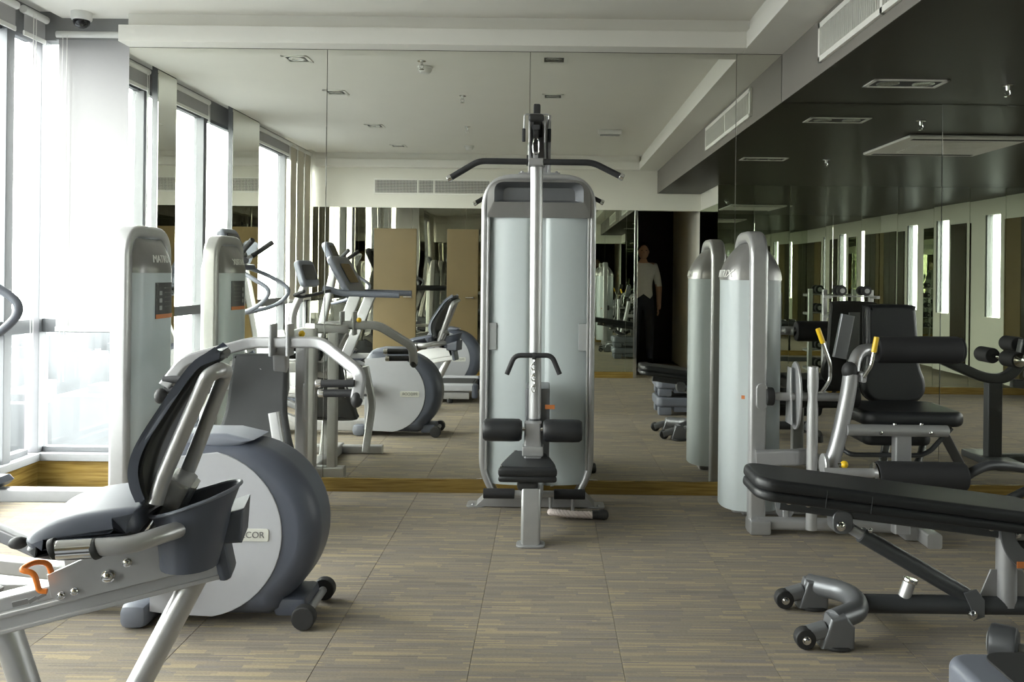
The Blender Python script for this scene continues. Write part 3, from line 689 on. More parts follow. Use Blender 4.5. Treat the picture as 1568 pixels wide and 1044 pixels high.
# ---- generic selector tower, arch plane along depth
def tower(root, X, Yf, Yr, H, faces, z0=.0):
    w = .088
    path = fillet([(X, Yf, z0), (X, Yf, H), (X, Yr, H), (X, Yr, z0)], .13, 10)
    MB().sweep(path, rprof(w, .06, .018), up=(1, 0, 0)).obj('arch_frame', 'silver', root)
    for sg, bul, cz in faces:
        def prof(u, off):
            e = abs(2*u - 1); return X + sg * (w/2 - .012 + off * (1 - e ** 2.6) ** .55), Yf + .02 + (Yr - Yf - .04) * u
        def low(u, v):
            x_, y_ = prof(u, bul); z = .09 + (cz - .09) * v; return V(x_, y_, z)
        def cap(u, v):
            k = math.cos(v * math.pi/2) ** .75 if v < 1 else 0
            x_, y_ = prof(u, bul * k * 1.03); y_ = (Yf+Yr)/2 + (y_ - (Yf+Yr)/2) * (1 - .30 * v * v); return V(x_, y_, cz + (H - .035 - cz) * v)
        MB().grid(low, 22, 6, .004).obj('guard', 'frosted', root)
        MB().grid(cap, 22, 10, .004).obj('cap', 'cap_grey', root)
    for i in range(12): MB().b2((X - .055, Yf + .06, .12 + i*.036), (X + .055, Yr - .06, .152 + i*.036), .004).obj('weight_plate', 'dark_metal', root)
    def at(sg, bul, u, z, off=.005):
        e = abs(2*u - 1); return V(X + sg * (w/2 - .012 + bul * (1 - e ** 2.6) ** .55 + off), Yf + .02 + (Yr - Yf - .04) * u, z)
    def lettering(sg, bul, cz, s_, size, zc, uc=.5):
        def wp(x_, y_, d_):
            u = uc + (x_ if sg > 0 else -x_) / (Yr - Yf - .04); z = zc + y_; v = max(0, (z - cz) / (H - .035 - cz)); k = math.cos(v * math.pi/2) ** .75
            p = at(sg, bul * k * 1.03, min(.97, max(.03, u)), z, (.0025 if sg > 0 else .008) + d_); p.y = (Yf+Yr)/2 + (p.y - (Yf+Yr)/2) * (1 - .30 * v * v); return p
        text(s_, size, (0, 0, 0), (1, 0, 0), (0, 1, 0), 'cap_lettering', 'print_white', root, .0012, .25, wp)
    root_lettering[root.name] = lettering
    return at
# ---- press machine beside the window
pmx = thing('chest_press_machine', 'silver seated press machine with grey back pad beside the window', 'gym machine', (-1.5, 4.35, 0))
XT = -2.10
at = tower(pmx, XT, 4.22, 4.66, 1.475, ((1, .075, 1.265), (-1, .075, 1.265)))
def plac(u, v): return at(1, .075, .30 + .52*u, 1.03 + .185*v, .003)
MB().grid(plac, 8, 2, .002).obj('placard', 'label_dark', pmx)
MB().grid(lambda u, v: at(1, .075, .30 + .52*u, 1.03 + .022*v, .0055), 8, 1, .001).obj('placard_band', 'label_orange', pmx)
for k in range(5): MB().grid(lambda u, v: at(1, .075, .52 + .24*u, 1.185 - .024*k + .004*v, .0055), 4, 1, .001).obj('placard_text', 'print_grey', pmx)
for k in range(3): MB().grid(lambda u, v: at(1, .075, .38 + .07*u, 1.15 - .038*k + .022*v, .0055), 3, 1, .001).obj('placard_figure', 'label_grey', pmx)
root_lettering[pmx.name](1, .075, 1.265, 'MATRIX', .055, 1.335)
MB().rect([(-1.47, 4.69, 0), (-1.47, 4.69, .93)], .09, .08, (1, 0, 0), rad=.014).obj('upright', 'silver', pmx)
MB().rect([(-1.33, 4.66, 0), (-1.33, 4.66, .90)], .06, .06, (1, 0, 0), rad=.012).obj('upright', 'silver', pmx)
MB().rect([(XT, 4.52, .68), (-1.40, 4.60, .68)], .085, .07, (0, 1, 0), rad=.012).obj('cross_beam', 'silver', pmx)
MB().rect([(-1.47, 3.92, .035), (-1.47, 4.74, .035)], .08, .07, (1, 0, 0), rad=.012).obj('base_beam', 'silver', pmx)
MB().rect([(XT - .03, 4.66, .035), (-1.25, 4.66, .035)], .07, .07, (0, 1, 0), rad=.012).obj('base_beam', 'silver', pmx)
MB().rect([(-1.75, 3.95, .03), (-1.15, 3.95, .03)], .06, .06, (0, 1, 0), rad=.012).obj('base_foot', 'silver', pmx)
dA = 4.28
arm = [W(246, 606, 4.12), W(252, 592, 4.14), W(284, 551, 4.20), W(386, 524, dA), W(492, 524, dA), W(553, 572, 4.20), W(546, 612, 4.12)]
sgm = fillet(arm[1:], .05, 5)
MB().sweep(sgm, rprof(.052, .056, .012), up=(0, 1, 0)).obj('press_arm', 'silver_grey', pmx)
for q in (arm[0], arm[-1]): MB().ball(q, .038, 14, (.75, 1, 1)).obj('arm_end', 'rubber', pmx)
for xs_, ys_ in (((488, 543), (587, 602)), ((262, 292), (581, 597))):
    for k, yy in enumerate(ys_):
        a_, b_ = W(xs_[0] + k*4, yy, 4.14 - .0*k), W(xs_[1], yy, 4.14)
        if xs_[0] < 400: a_, b_ = W(250 + k*2, yy, 4.14), W(330, yy, 4.14)
        MB().cyl(a_, b_, .019, .003, 14).obj('grip', 'foam', pmx)
        d = (b_ - a_).normalized(); e_ = (a_ if xs_[0] > 400 else b_); MB().cyl(e_ - d*.014, e_ + d*.014, .0205, .003, 14).obj('grip_cap', 'chrome', pmx)
for px in (418, 444): MB().box(W(px, 520, dA), (.014, .10, .16), .004).obj('pivot_plate', 'silver_grey', pmx)
MB().rect([W(430, 535, 4.33), W(432, 600, 4.60)], .07, .07, (1, 0, 0), rad=.01).obj('arm_post', 'silver', pmx)
MB().rect([W(432, 530, 4.34), (-1.47, 4.69, .93)], .07, .06, (1, 0, 0), rad=.01).obj('top_link', 'silver', pmx)
MB().ball(W(462, 511, 4.34), .017).obj('pull_knob', 'yellow', pmx)
b = MB(); b.tube([W(466, 588, 4.55), W(464, 600, 4.52), W(464, 640, 4.52), W(467, 645, 4.55)], .006, .012, n=8); b.obj('pin_holder', 'silver', pmx)
# back pad, leaning
c0 = W(396, 628, 4.36)
pl = [(-.105, .27), (.105, .27), (.125, .24), (.128, .13), (.135, 0), (.16, -.12), (.185, -.22), (.16, -.27), (-.16, -.27), (-.185, -.22), (-.16, -.12), (-.135, 0), (-.128, .13), (-.125, .24)]
pl = [(p.x, p.y) for p in spline([V(*p, 0) for p in pl], 4, True)]
upv = V(.02, .36, 1).normalized()
MB().slab([(x_*1.12, y_*1.08) for x_, y_ in pl], c0 + V(-.01, 0, 0), (1, .12, 0), upv - V(1, .12, 0).normalized() * upv.dot(V(1, .12, 0).normalized()), .06, .022, 4).obj('back_pad', 'vinyl_grey', pmx)
MB().rect([(-1.49, 4.40, .75), (-1.47, 4.66, .72)], .06, .05, (0, 0, 1), rad=.01).obj('back_bracket', 'silver', pmx)
MB().slab(rprof(.34, .36, .06, 6), (-1.50, 4.08, .42), (1, 0, 0), (0, 1, 0), .07, .025, 4).obj('seat', 'vinyl_grey', pmx)
MB().rect([(-1.48, 4.12, .40), (-1.47, 4.3, .04)], .07, .07, (1, 0, 0), rad=.012).obj('seat_post', 'silver', pmx)
MB().rect([(-1.25, 4.05, .03), (-1.22, 3.98, .36), (-1.27, 4.0, .62)], .05, .04, (1, 0, 0), .06).obj('step_arm', 'silver', pmx)

# ---- seated leg curl machine on the right
lc = thing('leg_curl_machine', 'silver seated leg curl machine with black pads and roller cushions', 'gym machine', (1.5, 4.4, 0))
XT = 1.065
at = tower(lc, XT, 4.31, 4.67, 1.485, ((-1, .115, 1.262), (1, .12, 1.262)), .0)
root_lettering[lc.name](-1, .115, 1.262, 'MATRIX', .055, 1.293, .43)
MB().grid(lambda u, v: at(1, .12, .30 + .4*u, 1.0 + .2*v, .004), 8, 2, .002).obj('placard', 'label_grey', lc)
b = MB(); q = W(1138, 612, 4.35); MB().grid(lambda u, v: at(-1, .115, .01 + .06*u, .66 + .018*v, .003), 3, 1, .001).obj('warning_label', 'label_orange', lc)
b = MB(); b.box((XT + .005, 4.285, .036), (.105, .12, .072), .012); b.obj('foot_cap', 'silver', lc)
b = MB(); b.box((W(1396, 808, 4.2).x, 4.22, .036), (.10, .13, .072), .02); b.obj('foot_cap', 'silver', lc)
MB().rect([(XT, 4.28, .05), (1.80, 4.24, .05)], .06, .06, (0, 0, 1), rad=.02).obj('base_beam', 'silver', lc)
MB().rect([(1.85, 4.05, .035), (1.85, 4.72, .035)], .07, .07, (1, 0, 0), rad=.012).obj('base_beam', 'silver', lc)
MB().rect([(XT, 4.62, .035), (2.25, 4.66, .035)], .07, .07, (0, 0, 1), rad=.012).obj('base_beam', 'silver', lc)
MB().rect([W(1158, 701, 4.25), W(1222, 700, 4.22), W(1232, 698, 4.3)], .075, .06, (0, 0, 1), .03, .012).obj('side_beam', 'silver_grey', lc)
zsh = W(1240, 607, 4.28).z
MB().cyl((1.10, 4.27, zsh), (W(1308, 607, 4.27).x, 4.27, zsh), .021, n=16).obj('pivot_shaft', 'silver', lc)
b = MB(); b.slab(rprof(.055, .13, .026, 5), (XT + .01, 4.262, zsh), (1, 0, 0), (0, 0, 1), .02, .003); b.obj('pivot_plate', 'silver', lc)
for x0_, x1_, r_ in ((1.095, 1.135, .045), (W(1301, 607, 4.27).x, W(1314, 607, 4.27).x, .05)): MB().cyl((x0_, 4.27, zsh), (x1_, 4.27, zsh), r_, .006).obj('bearing_hub', 'rubber', lc)
cx_ = W(1218, 620, 4.27).x
el = [(4.27 + .10*math.cos(t_) , .69 + .17*math.sin(t_)) for t_ in [2*math.pi*i/28 for i in range(28)]]
MB().slab(el, (cx_, 0, 0), (0, 1, 0), (0, 0, 1), .012, .003).obj('cam_plate', 'silver', lc)
MB().slab([(4.22, .55), (4.33, .55), (4.30, .83), (4.25, .83)], (cx_ - .03, 0, 0), (0, 1, 0), (0, 0, 1), .008, .002).obj('cam_plate', 'silver', lc)
for dy, dz in ((0, .13), (-.05, -.02), (0, -.12), (.05, .05)): bolt(MB(), (cx_ + .006, 4.27 + dy, .69 + dz), (1, 0, 0), .01).obj('cam_bolt', 'chrome', lc)
a_, b_ = W(1247, 562, 4.12), W(1247, 728, 4.12)
MB().lathe([(.024, 0), (.0265, -.005), (.0265, -.10), (.021, -.15), (.0265, -.20), (.0265, -(a_.z - .06))], (a_.x, 4.14, a_.z), (0, 0, 1), 18).obj('front_post', 'silver', lc)
MB().tube(spline([W(1303, 572, 4.15), W(1297, 610, 4.15), W(1284, 670, 4.14), W(1270, 722, 4.12), W(1262, 770, 4.12)], 6), .037, n=18).obj('lever_arm', 'silver_grey', lc)
MB().ball(W(1301, 568, 4.15), .042, 16, (.9, .9, 1.1)).obj('lever_cap', 'rubber', lc)
MB().tube(spline([W(1306, 575, 4.17), W(1310, 550, 4.2), W(1320, 537, 4.25), W(1340, 535, 4.3)], 6), .03, n=14).obj('gooseneck', 'silver_grey', lc)
MB().rect([W(1285, 548, 4.22), W(1298, 482, 4.22)], .065, .03, (1, 0, 0), rad=.006).obj('lever_channel', 'gunmetal', lc)
for pts_, ye in (([W(1253, 505, 4.2), W(1271, 556, 4.2), W(1271, 582, 4.2), W(1259, 600, 4.2)], 0), ([W(1342, 518, 4.12), W(1334, 560, 4.12), W(1322, 578, 4.12)], 0)):
    MB().tube(pts_, .0095, .02, n=10).obj('release_lever', 'chrome', lc)
    d = (pts_[1] - pts_[0]).normalized(); MB().cyl(pts_[0] - d*.008, pts_[0] + d*.07, .0125, .004, 12).obj('lever_grip', 'yellow', lc)
MB().rect([W(1310, 575, 4.17), W(1324, 578, 4.13)], .05, .035, (0, 0, 1), rad=.008).obj('lever_mount', 'silver_grey', lc)
# pads
Xs = 1.87
bc = W(1365, 541, 4.68)
pl = [(-.115, .265), (.115, .265), (.135, .23), (.14, .10), (.145, -.06), (.17, -.15), (.16, -.22), (.09, -.27), (-.09, -.27), (-.16, -.22), (-.17, -.15), (-.145, -.06), (-.14, .10), (-.135, .23)]
pl = [(p.x, p.y) for p in spline([V(*p, 0) for p in pl], 4, True)]
MB().slab(pl, bc, (1, 0, 0), (0, .12, 1), .07, .026, 4).obj('back_pad', 'vinyl', lc)
MB().slab(pl, bc + V(0, .038, 0), (1, 0, 0), (0, .12, 1), .012, .003, 2).obj('back_shell', 'rubber', lc)
MB().rect([bc + V(0, .06, .20), bc + V(0, .05, -.10), (bc.x, 4.68, .40)], .07, .03, (1, 0, 0), rad=.006).obj('back_bracket', 'gunmetal', lc)
a_, b_ = W(1341, 535, 4.3), W(1470, 536, 4.3)
MB().cyl(a_, b_, .068, .016, 28).obj('thigh_roller', 'foam', lc)
MB().lathe([(.045, 0), (.062, .002), (.062, .008), (.02, .012)], b_ - V(.002, 0, 0), (1, 0, 0), 24).obj('roller_disc', 'dark_metal', lc)
MB().cyl(W(1320, 534, 4.3), W(1478, 536, 4.3), .018, n=12).obj('roller_axle', 'silver', lc)
s0, s1 = W(1318, 636, 4.2), W(1476, 638, 4.2)
MB().slab(rprof(s1.x - s0.x, .42, .07, 6), ((s0.x+s1.x)/2, 4.36, s0.z - .012), (1, 0, 0), (0, 1, 0), .075, .03, 4).obj('seat', 'vinyl', lc)
MB().slab(rprof(.34, .30, .05, 6), (1.76, 4.40, .475), (1, 0, 0), (0, 1, 0), .06, .024, 4).obj('seat_underside', 'rubber', lc)
a_, b_ = W(1296, 658, 4.12), W(1451, 660, 4.12)
MB().cyl(a_, b_, .028, .003).obj('seat_rail', 'silver', lc)
for px in (1370, 1411): bolt(MB(), W(px, 649, 4.12) + V(0, 0, -.004), (0, -.3, 1), .009).obj('rail_bolt', 'chrome', lc)
for px in (1349, 1425): bolt(MB(), W(px, 663, 4.09), (0, -1, 0), .007).obj('rail_bolt', 'chrome', lc)
q = W(1383, 680, 4.12); MB().rect([(q.x, 4.14, q.z + .04), (q.x, 4.14, .05)], .078, .06, (1, 0, 0), rad=.01).obj('seat_post', 'silver_grey', lc)
b = MB(); b.box((q.x, 4.14, q.z + .045), (.13, .07, .014), .004); b.obj('post_plate', 'silver', lc)
b = MB(); b.tube([W(1290, 640, 4.3), W(1290, 688, 4.25), W(1303, 696, 4.2), W(1410, 697, 4.2), W(1425, 690, 4.2), W(1457, 655, 4.2)], .012, .02, n=10); b.obj('grab_rail', 'dark_metal', lc)
MB().rect([W(1440, 655, 4.3), W(1475, 720, 4.5), (2.1, 4.64, .04)], .05, .05, (1, 0, 0), rad=.008).obj('rear_strut', 'gunmetal', lc)
# lower roller
a_, b_ = W(1340, 728, 3.95), W(1478, 730, 3.95)
MB().cyl(a_, b_, .067, .016, 28).obj('shin_roller', 'foam', lc)
MB().lathe([(.03, 0), (.060, .002), (.060, .008), (.02, .012)], a_ + V(.003, 0, 0), (-1, 0, 0), 24).obj('roller_disc', 'chrome', lc)
MB().cyl(W(1262, 723, 3.98), W(1340, 724, 3.95), .021, n=14).obj('roller_axle', 'silver', lc)
MB().lathe([(.05, -.01), (.055, -.006), (.055, .006), (.05, .01)], W(1262, 712, 4.05), (1, 0, 0), 22).obj('lever_disc', 'silver', lc)
MB().tube(spline([W(1478, 730, 3.95), W(1490, 722, 3.95), W(1512, 713, 3.97), W(1540, 713, 4.0), W(1580, 720, 4.1), W(1600, 735, 4.3), V(2.36, 4.55, .06)], 6), .023, n=14).obj('return_tube', 'dark_metal', lc)
MB().ball(W(1293, 711, 4.0), .018).obj('pull_knob', 'yellow', lc); MB().cyl(W(1283, 711, 4.0), W(1293, 711, 4.0), .007).obj('knob_stem', 'chrome', lc)
hp_ = [(-.055, .04), (.055, .04), (.045, -.02), (.018, -.06), (-.018, -.06), (-.045, -.02)]
MB().slab(hp_, W(1202, 778, 4.3), (1, 0, 0), (0, 0, 1), .012, .003).obj('stack_plate', 'silver_grey', lc)
MB().rect([W(1202, 770, 4.3), W(1202, 800, 4.3)], .03, .03, (1, 0, 0)).obj('stack_post', 'silver_grey', lc)
# ------------------------------------------------------------------ adjustable bench, front right
bn = thing('adjustable_bench', 'adjustable weight bench with long black padded back and grey frame', 'bench', (W(1400, 930, 3.15).x, 3.15, 0))
dB = 3.13
zb = W(1440, 925, dB).z; xL = W(1312, 925, dB).x; xR = xL + .95
MB().cyl((xL, dB, zb), (xR, dB, zb), .034, n=20).obj('base_tube', 'dark_metal', bn)
e1, e2 = V(W(1240, 908, 3.32).x, 3.33, .088), V(W(1275, 955, 2.98).x, 2.98, .085)
MB().tube([e1, (xL - .01, 3.22, .098), (xL + .0, dB, zb + .01), (xL - .02, 3.06, .09), e2], .038, .05, n=18).obj('foot_tube', 'gunmetal', bn)
for e_, pl_ in ((e1, .055), (e2, .055)):
    pr = [(-.052, -.075), (.06, -.075), (.062, .0), (.035, .035), (-.02, .03)]
    MB().slab(pr, e_ + V(0, -.015, -.005), (1, 0, 0), (0, 0, 1), .075, .01).obj('foot_bracket', 'gunmetal', bn)
    MB().cyl((e_.x + .01, e_.y, 0), (e_.x + .01, e_.y, .014), .062, .004).obj('rubber_foot', 'rubber', bn)
    MB().rect([e_ + V(-.03, -.02, -.02), e_ + V(-.115, -.02, -.045)], .055, .05, (0, 1, 0), rad=.015).obj('wheel_fork', 'gunmetal', bn)
    MB().cyl(e_ + V(-.105, -.05, -.048), e_ + V(-.105, -.005, -.048), .036, .008).obj('wheel', 'rubber', bn)
    b = MB(); bolt(b, e_ + V(-.105, -.05, -.048), (0, -1, 0), .012); b.obj('wheel_bolt', 'chrome', bn)
# far T foot
e3 = V(xR, dB, zb)
MB().tube([(xR + .02, dB + .22, .06), (xR, dB, zb), (xR + .02, dB - .22, .06)], .035, .04, n=16).obj('foot_tube', 'gunmetal', bn)
for s_ in (-1, 1): MB().cyl((xR + .02, dB + s_*.21, 0), (xR + .02, dB + s_*.21, .05), .045, .006).obj('rubber_foot', 'rubber', bn)
a_, b_ = W(1384, 915, dB), W(1393, 890, dB)
MB().cyl(a_, b_, .022, n=16).obj('stub_tube', 'silver', bn); MB().cyl(b_ - V(0, 0, .004), b_ + (b_ - a_).normalized()*.012, .026, .004).obj('stub_cap', 'chrome', bn)
# brace
a_, b_, c_ = W(1302, 808, dB), W(1318, 818, dB), W(1480, 912, dB)
MB().cyl(b_, c_, .029, n=18).obj('brace_sleeve', 'dark_metal', bn); MB().cyl(a_, b_ + (c_ - b_)*.2, .021, n=14).obj('brace_rod', 'silver_grey', bn)
b = MB(); b.slab([(-.035, .035), (.01, .05), (.04, .01), (.04, -.05), (.0, -.065), (-.01, -.02)], W(1483, 917, dB) - V(0, .036, 0), (1, 0, 0), (0, 0, 1), .008, .002); b.obj('brace_bracket', 'gunmetal', bn)
for px, py, o_, r_ in ((1480, 934, .042, .014), (1281, 800, .045, .014), (1328, 808, .03, .007)): bolt(MB(), W(px, py, dB) - V(0, o_, 0), (0, -1, 0), r_).obj('bolt', 'chrome', bn)
MB().slab(rprof(.075, .085, .03, 4), W(1286, 796, dB), (1, 0, 0), (0, 0, 1), .07, .006).obj('pad_bracket', 'gunmetal', bn)
# post
px_ = W(1541, 860, dB)
MB().cyl((px_.x, dB, zb), (px_.x, dB, W(1541, 812, dB).z), .036, n=22).obj('post', 'silver_grey', bn)
for s_ in (-1, 1): MB().slab([(0, 0), (.075, 0), (.03, .11), (0, .11)], (px_.x + s_*.028, dB, zb + .02), (s_, 0, 0), (0, 0, 1), .008, .001).obj('gusset', 'silver_grey', bn)
MB().box((px_.x, dB, W(1541, 812, dB).z), (.09, .085, .05), .006).obj('post_head', 'silver_grey', bn)
b = MB(); bolt(b, W(1547, 812, dB) - V(0, .044, 0), (0, -1, 0), .012); b.obj('post_bolt', 'chrome', bn)
arc = []
cc = W(1580, 808, dB - .05)
for i in range(17): t_ = math.radians(180 + 110 * i / 16); arc.append((.115*math.cos(t_), .155*math.sin(t_)))
for i in range(17): t_ = math.radians(290 - 110 * i / 16); arc.append((.065*math.cos(t_), .085*math.sin(t_)))
MB().slab(arc, cc, (1, 0, 0), (0, 0, 1), .012, .002).obj('sector_plate', 'gunmetal', bn)
MB().box(W(1563, 865, dB - .058), (.028, .003, .024), .001).obj('warning_label', 'label_orange', bn)
# pad, sloping down to the right
pA = W(1160, 738, 2.99); slope = math.atan(-.118)
ux = V(math.cos(slope), 0, math.sin(slope)); uz = V(-math.sin(slope), 0, math.cos(slope))
Lp = 1.10; cp = V(pA.x, dB, pA.z - .028) + ux * Lp/2
def padline(L, w, r): return [(p[0], p[1]) for p in rprof(L, w, r, 8)]
tap = [(x_, y_ * (1 - .0 * x_)) for x_, y_ in padline(Lp, .29, .07)]
MB().slab(tap, cp + uz*.020, ux, (0, 1, 0), .046, .018, 4).obj('back_pad', 'vinyl', bn)
MB().slab([(x_*.997, y_*.99) for x_, y_ in tap], cp - uz*.018, ux, (0, 1, 0), .036, .014, 4).obj('back_pad_base', 'vinyl', bn)
q = cp + ux * .22 - ux * .34
for xx in (W(1265, 735, 2.985).x, W(1335, 745, 2.985).x):
    c1 = cp + ux * (xx - cp.x)
    MB().tube([c1 + V(-.03, .145, 0) + uz*.0435, c1 + V(-.02, -.125, 0) + uz*.0435, c1 + V(0, -.1455, 0) + uz*.03, c1 + V(0, -.1455, 0) - uz*.03], .001, .008, n=6).obj('seam', 'dark_metal', bn)
f0 = cp - ux*(Lp/2 - .12) - uz*.062
MB().rect([f0, f0 + ux*(Lp - .14)], .05, .06, uz, rad=.012).obj('pad_frame', 'dark_metal', bn)
for k in (.03, .10, .77, .84): bolt(MB(), f0 + ux*k + V(0, -.03, .012), (0, -1, 0), .010).obj('frame_bolt', 'chrome', bn)
sp_ = V(cp.x, dB, cp.z) + ux*(Lp/2 + .19)
MB().slab(padline(.34, .28, .07), sp_ + V(0, 0, .02), (1, 0, .05), (0, 1, 0), .07, .026, 4).obj('seat_pad', 'vinyl', bn)
MB().rect([(px_.x + .02, dB, px_.z + .06), sp_ + V(.1, 0, -.03)], .05, .06, (0, 0, 1), rad=.01).obj('seat_frame', 'dark_metal', bn)

# ------------------------------------------------------------------ aerobic steps and dumbbell at the front edge
def step(z0, label, zt, dx):
    s0 = W(1463, 1012, 2.1).x + dx; t = thing('aerobic_step', label, 'step platform', (s0 + .5, 2.0, z0), 'stacked aerobic steps')
    h = zt - z0; X_ = s0
    MB().slab([(p[0], p[1]) for p in rprof(1.0, .40, .06, 6)], (X_ + .5, 1.98, zt - .045), (1, 0, 0), (0, 1, 0), .09, .025, 4).obj('deck', 'slate_light', t)
    for x_ in (X_ + .02, X_ + .86):
        for y_ in (1.79, 2.07): MB().box((x_ + .06, y_ + .05, (z0 + zt - .09)/2), (.12, .10, h - .088), .015).obj('leg', 'slate_light', t)
    MB().b2((X_ + .16, 1.80, z0 + .03), (X_ + .84, 2.16, zt - .08), .01).obj('core', 'slate_light', t)
    MB().slab(padline(.89, .37, .05), (X_ + .535, 1.98, zt + .001), (1, 0, 0), (0, 1, 0), .008, .003).obj('mat', 'rubber', t)
ztop = W(1475, 1004, 2.15).z
step(ztop/2 + .0065, 'pale grey aerobic step with black mat, top one of the stack by the bench', ztop, 0); step(0, 'pale grey aerobic step under another one by the bench', ztop/2, .0)
def dumbbell(c, ax, L, r, label, group=None, mats=('rubber', 'silver_grey')):
    t = thing('dumbbell', label, 'dumbbell', c, group); c = Vector(c); ax = Vector(ax).normalized(); hd = L * .3
    for s_ in (-1, 1):
        MB().lathe([(r*.7, 0), (r*.95, hd*.08), (r, hd*.2), (r, hd*.8), (r*.95, hd*.92), (r*.75, hd)], c + ax*s_*(L/2 - hd if s_ > 0 else L/2), ax, 20).obj('head', mats[0], t)
        MB().lathe([(r*.5, 0), (r*.5, .004), (r*.3, .005)], c + ax*s_*L/2, ax*s_, 16).obj('end_plate', mats[1], t)
    MB().lathe([(.014, 0), (.017, L*.2), (.014, L*.4)], c - ax*L*.2, ax, 14).obj('handle', mats[1], t)
    return t
dc = W(1592, 1000, 2.80)
dumbbell((dc.x, 2.80, .062), (.82, -.57, 0), .30, .062, 'black rubber dumbbell lying on the carpet behind the aerobic steps', None, ('dark_metal', 'label_grey'))

# ------------------------------------------------------------------ elliptical trainer
def elliptical():
    xl, yc = W(226, 900, 3.07).x, 3.20
    t = thing('elliptical_trainer', 'elliptical trainer with round slate shroud behind the recumbent bike seat', 'elliptical', (xl, yc, 0), 'elliptical trainers')
    def arcp(cx, cz, r, a0, a1, n): return [(cx + r*math.cos(math.radians(a0 + (a1-a0)*i/n)), cz + r*math.sin(math.radians(a0 + (a1-a0)*i/n))) for i in range(n+1)]
    out = [(0, .05), (0, .60), (.04, .655), (.12, .672)] + arcp(.288, .340, .318, 95, -52, 22) + [(.475, .05), (.42, .03), (.06, .03)]
    MB().slab(out, (xl, yc, 0), (1, 0, 0), (0, 0, 1), .26, .075, 6).obj('shroud', 'slate', t)
    pan = [(.012, .055), (.012, .605), (.10, .612)] + arcp(.185, .335, .300, 78, -80, 22) + [(.10, .045)]
    for s_ in (-1, 1):
        f = MB().slab(pan, (xl - .004, yc + s_*.129, 0), (1, 0, 0), (0, 0, 1), .012, .004, 2).obj('side_panel', 'pale_plastic', t)
        MB().slab(rprof(.15, .045, .008), (xl + .36, yc + s_*.1365, .335), (1, 0, 0), (0, 0, 1), .004, .001, 1).obj('name_plate', 'plate_pale', f)
        text('PRECOR', .032, (xl + .36, yc + s_*.139, .335), (-s_, 0, 0), (0, 0, 1), 'name_lettering', 'print_grey', f, .0012)
    top = [(.03, .61), (.03, .64), (.06, .672), (.13, .688), (.26, .688), (.36, .665), (.30, .64)]
    MB().slab(top, (xl, yc, 0), (1, 0, 0), (0, 0, 1), .20, .02, 3).obj('top_cap', 'slate_light', t)
    # transport wheels
    b = MB(); b.box((xl + .50, yc, .06), (.12, .20, .07), .02); b.obj('wheel_mount', 'slate', t)
    for s_ in (-1, 1):
        MB().cyl((xl + .565, yc + s_*.14 - .022, .045), (xl + .565, yc + s_*.14 + .022, .045), .043, .008).obj('wheel', 'rubber', t)
    MB().cyl((xl + .565, yc - .14, .045), (xl + .565, yc + .14, .045), .016, n=12).obj('wheel_axle', 'silver_grey', t)
    MB().box((xl - .04, yc - .02, .045), (.10, .30, .09), .03).obj('rear_foot', 'slate_light', t)
    # beam and ramp
    MB().rect([(xl + .05, yc + .02, .075), (xl - 1.30, yc + .02, .075)], .12, .085, (0, 1, 0), rad=.01).obj('base_beam', 'silver', t)
    MB().box((xl - 1.25, yc, .05), (.12, .62, .10), .03).obj('front_foot', 'slate', t)
    MB().slab([(-1.38, .06), (-.62, .06), (-.66, .12), (-1.10, .34), (-1.30, .36), (-1.40, .22)], (xl, yc, 0), (1, 0, 0), (0, 0, 1), .34, .03, 4).obj('ramp_cover', 'slate', t)
    for s_ in (-1, 1):
        MB().rect([(xl - .50, yc + s_*.19, .13), (xl - 1.15, yc + s_*.19, .41)], .05, .05, (0, 1, 0), rad=.008).obj('ramp_rail', 'silver_grey', t)
        za, zb2 = (.375, .372) if s_ > 0 else (.20, .31)
        MB().rect([(xl + .10, yc + s_*.235, za), (xl - 1.05, yc + s_*.235, zb2)], .05, .055, (0, 1, 0), rad=.008).obj('pedal_arm', 'silver', t)
        MB().box((xl + .02, yc + s_*.20, za), (.10, .10, .10), .03).obj('crank_end', 'slate', t)
        xm = xl - .93
        MB().slab([(-.19, -.02), (.17, -.02), (.19, .0), (.17, .02), (-.10, .025), (-.17, .07), (-.20, .08)], (xm, yc + s_*.22, (za + zb2)/2 + .05), (1, 0, 0), (0, 0, 1), .15, .012, 3).obj('pedal', 'slate', t)
        MB().cyl((xl - 1.03, yc + s_*.19 - .02, zb2 + .0), (xl - 1.03, yc + s_*.19 + .02, zb2), .04, .006).obj('ramp_roller', 'rubber', t)
        hnd = [(xl - 1.06, yc + s_*.07, 1.33), (xl - .95, yc + s_*.20, 1.28), (xl - .83, yc + s_*.25, 1.22), (xl - .715, yc + s_*.25, 1.14), (xl - .74, yc + s_*.25, 1.06), (xl - .85, yc + s_*.22, .985), (xl - 1.06, yc + s_*.06, .93)]
        MB().tube(spline([V(*p) for p in hnd], 6), .017, n=14).obj('handlebar', 'slate_light', t)
        q0, q1 = V(xl - .98, yc + s_*.15, 1.40), V(xl - .84, yc + s_*.24, 1.52)
        MB().cyl(q0, q1, .021, .004).obj('upper_grip', 'foam', t)
        MB().tube([q0, (xl - 1.06, yc + s_*.05, 1.37)], .014, n=10).obj('grip_stem', 'silver_grey', t)
    MB().rect([(xl - 1.28, yc, .10), (xl - 1.20, yc, .6), (xl - 1.04, yc, 1.38)], .10, .08, (0, 1, 0), .2, .02).obj('mast', 'silver', t)
    cs_ = MB().slab(rprof(.34, .30, .06, 5), (xl - 1.08, yc, 1.47), (0, 1, 0), (-.45, 0, 1), .07, .025, 4).obj('console', 'slate_light', t)
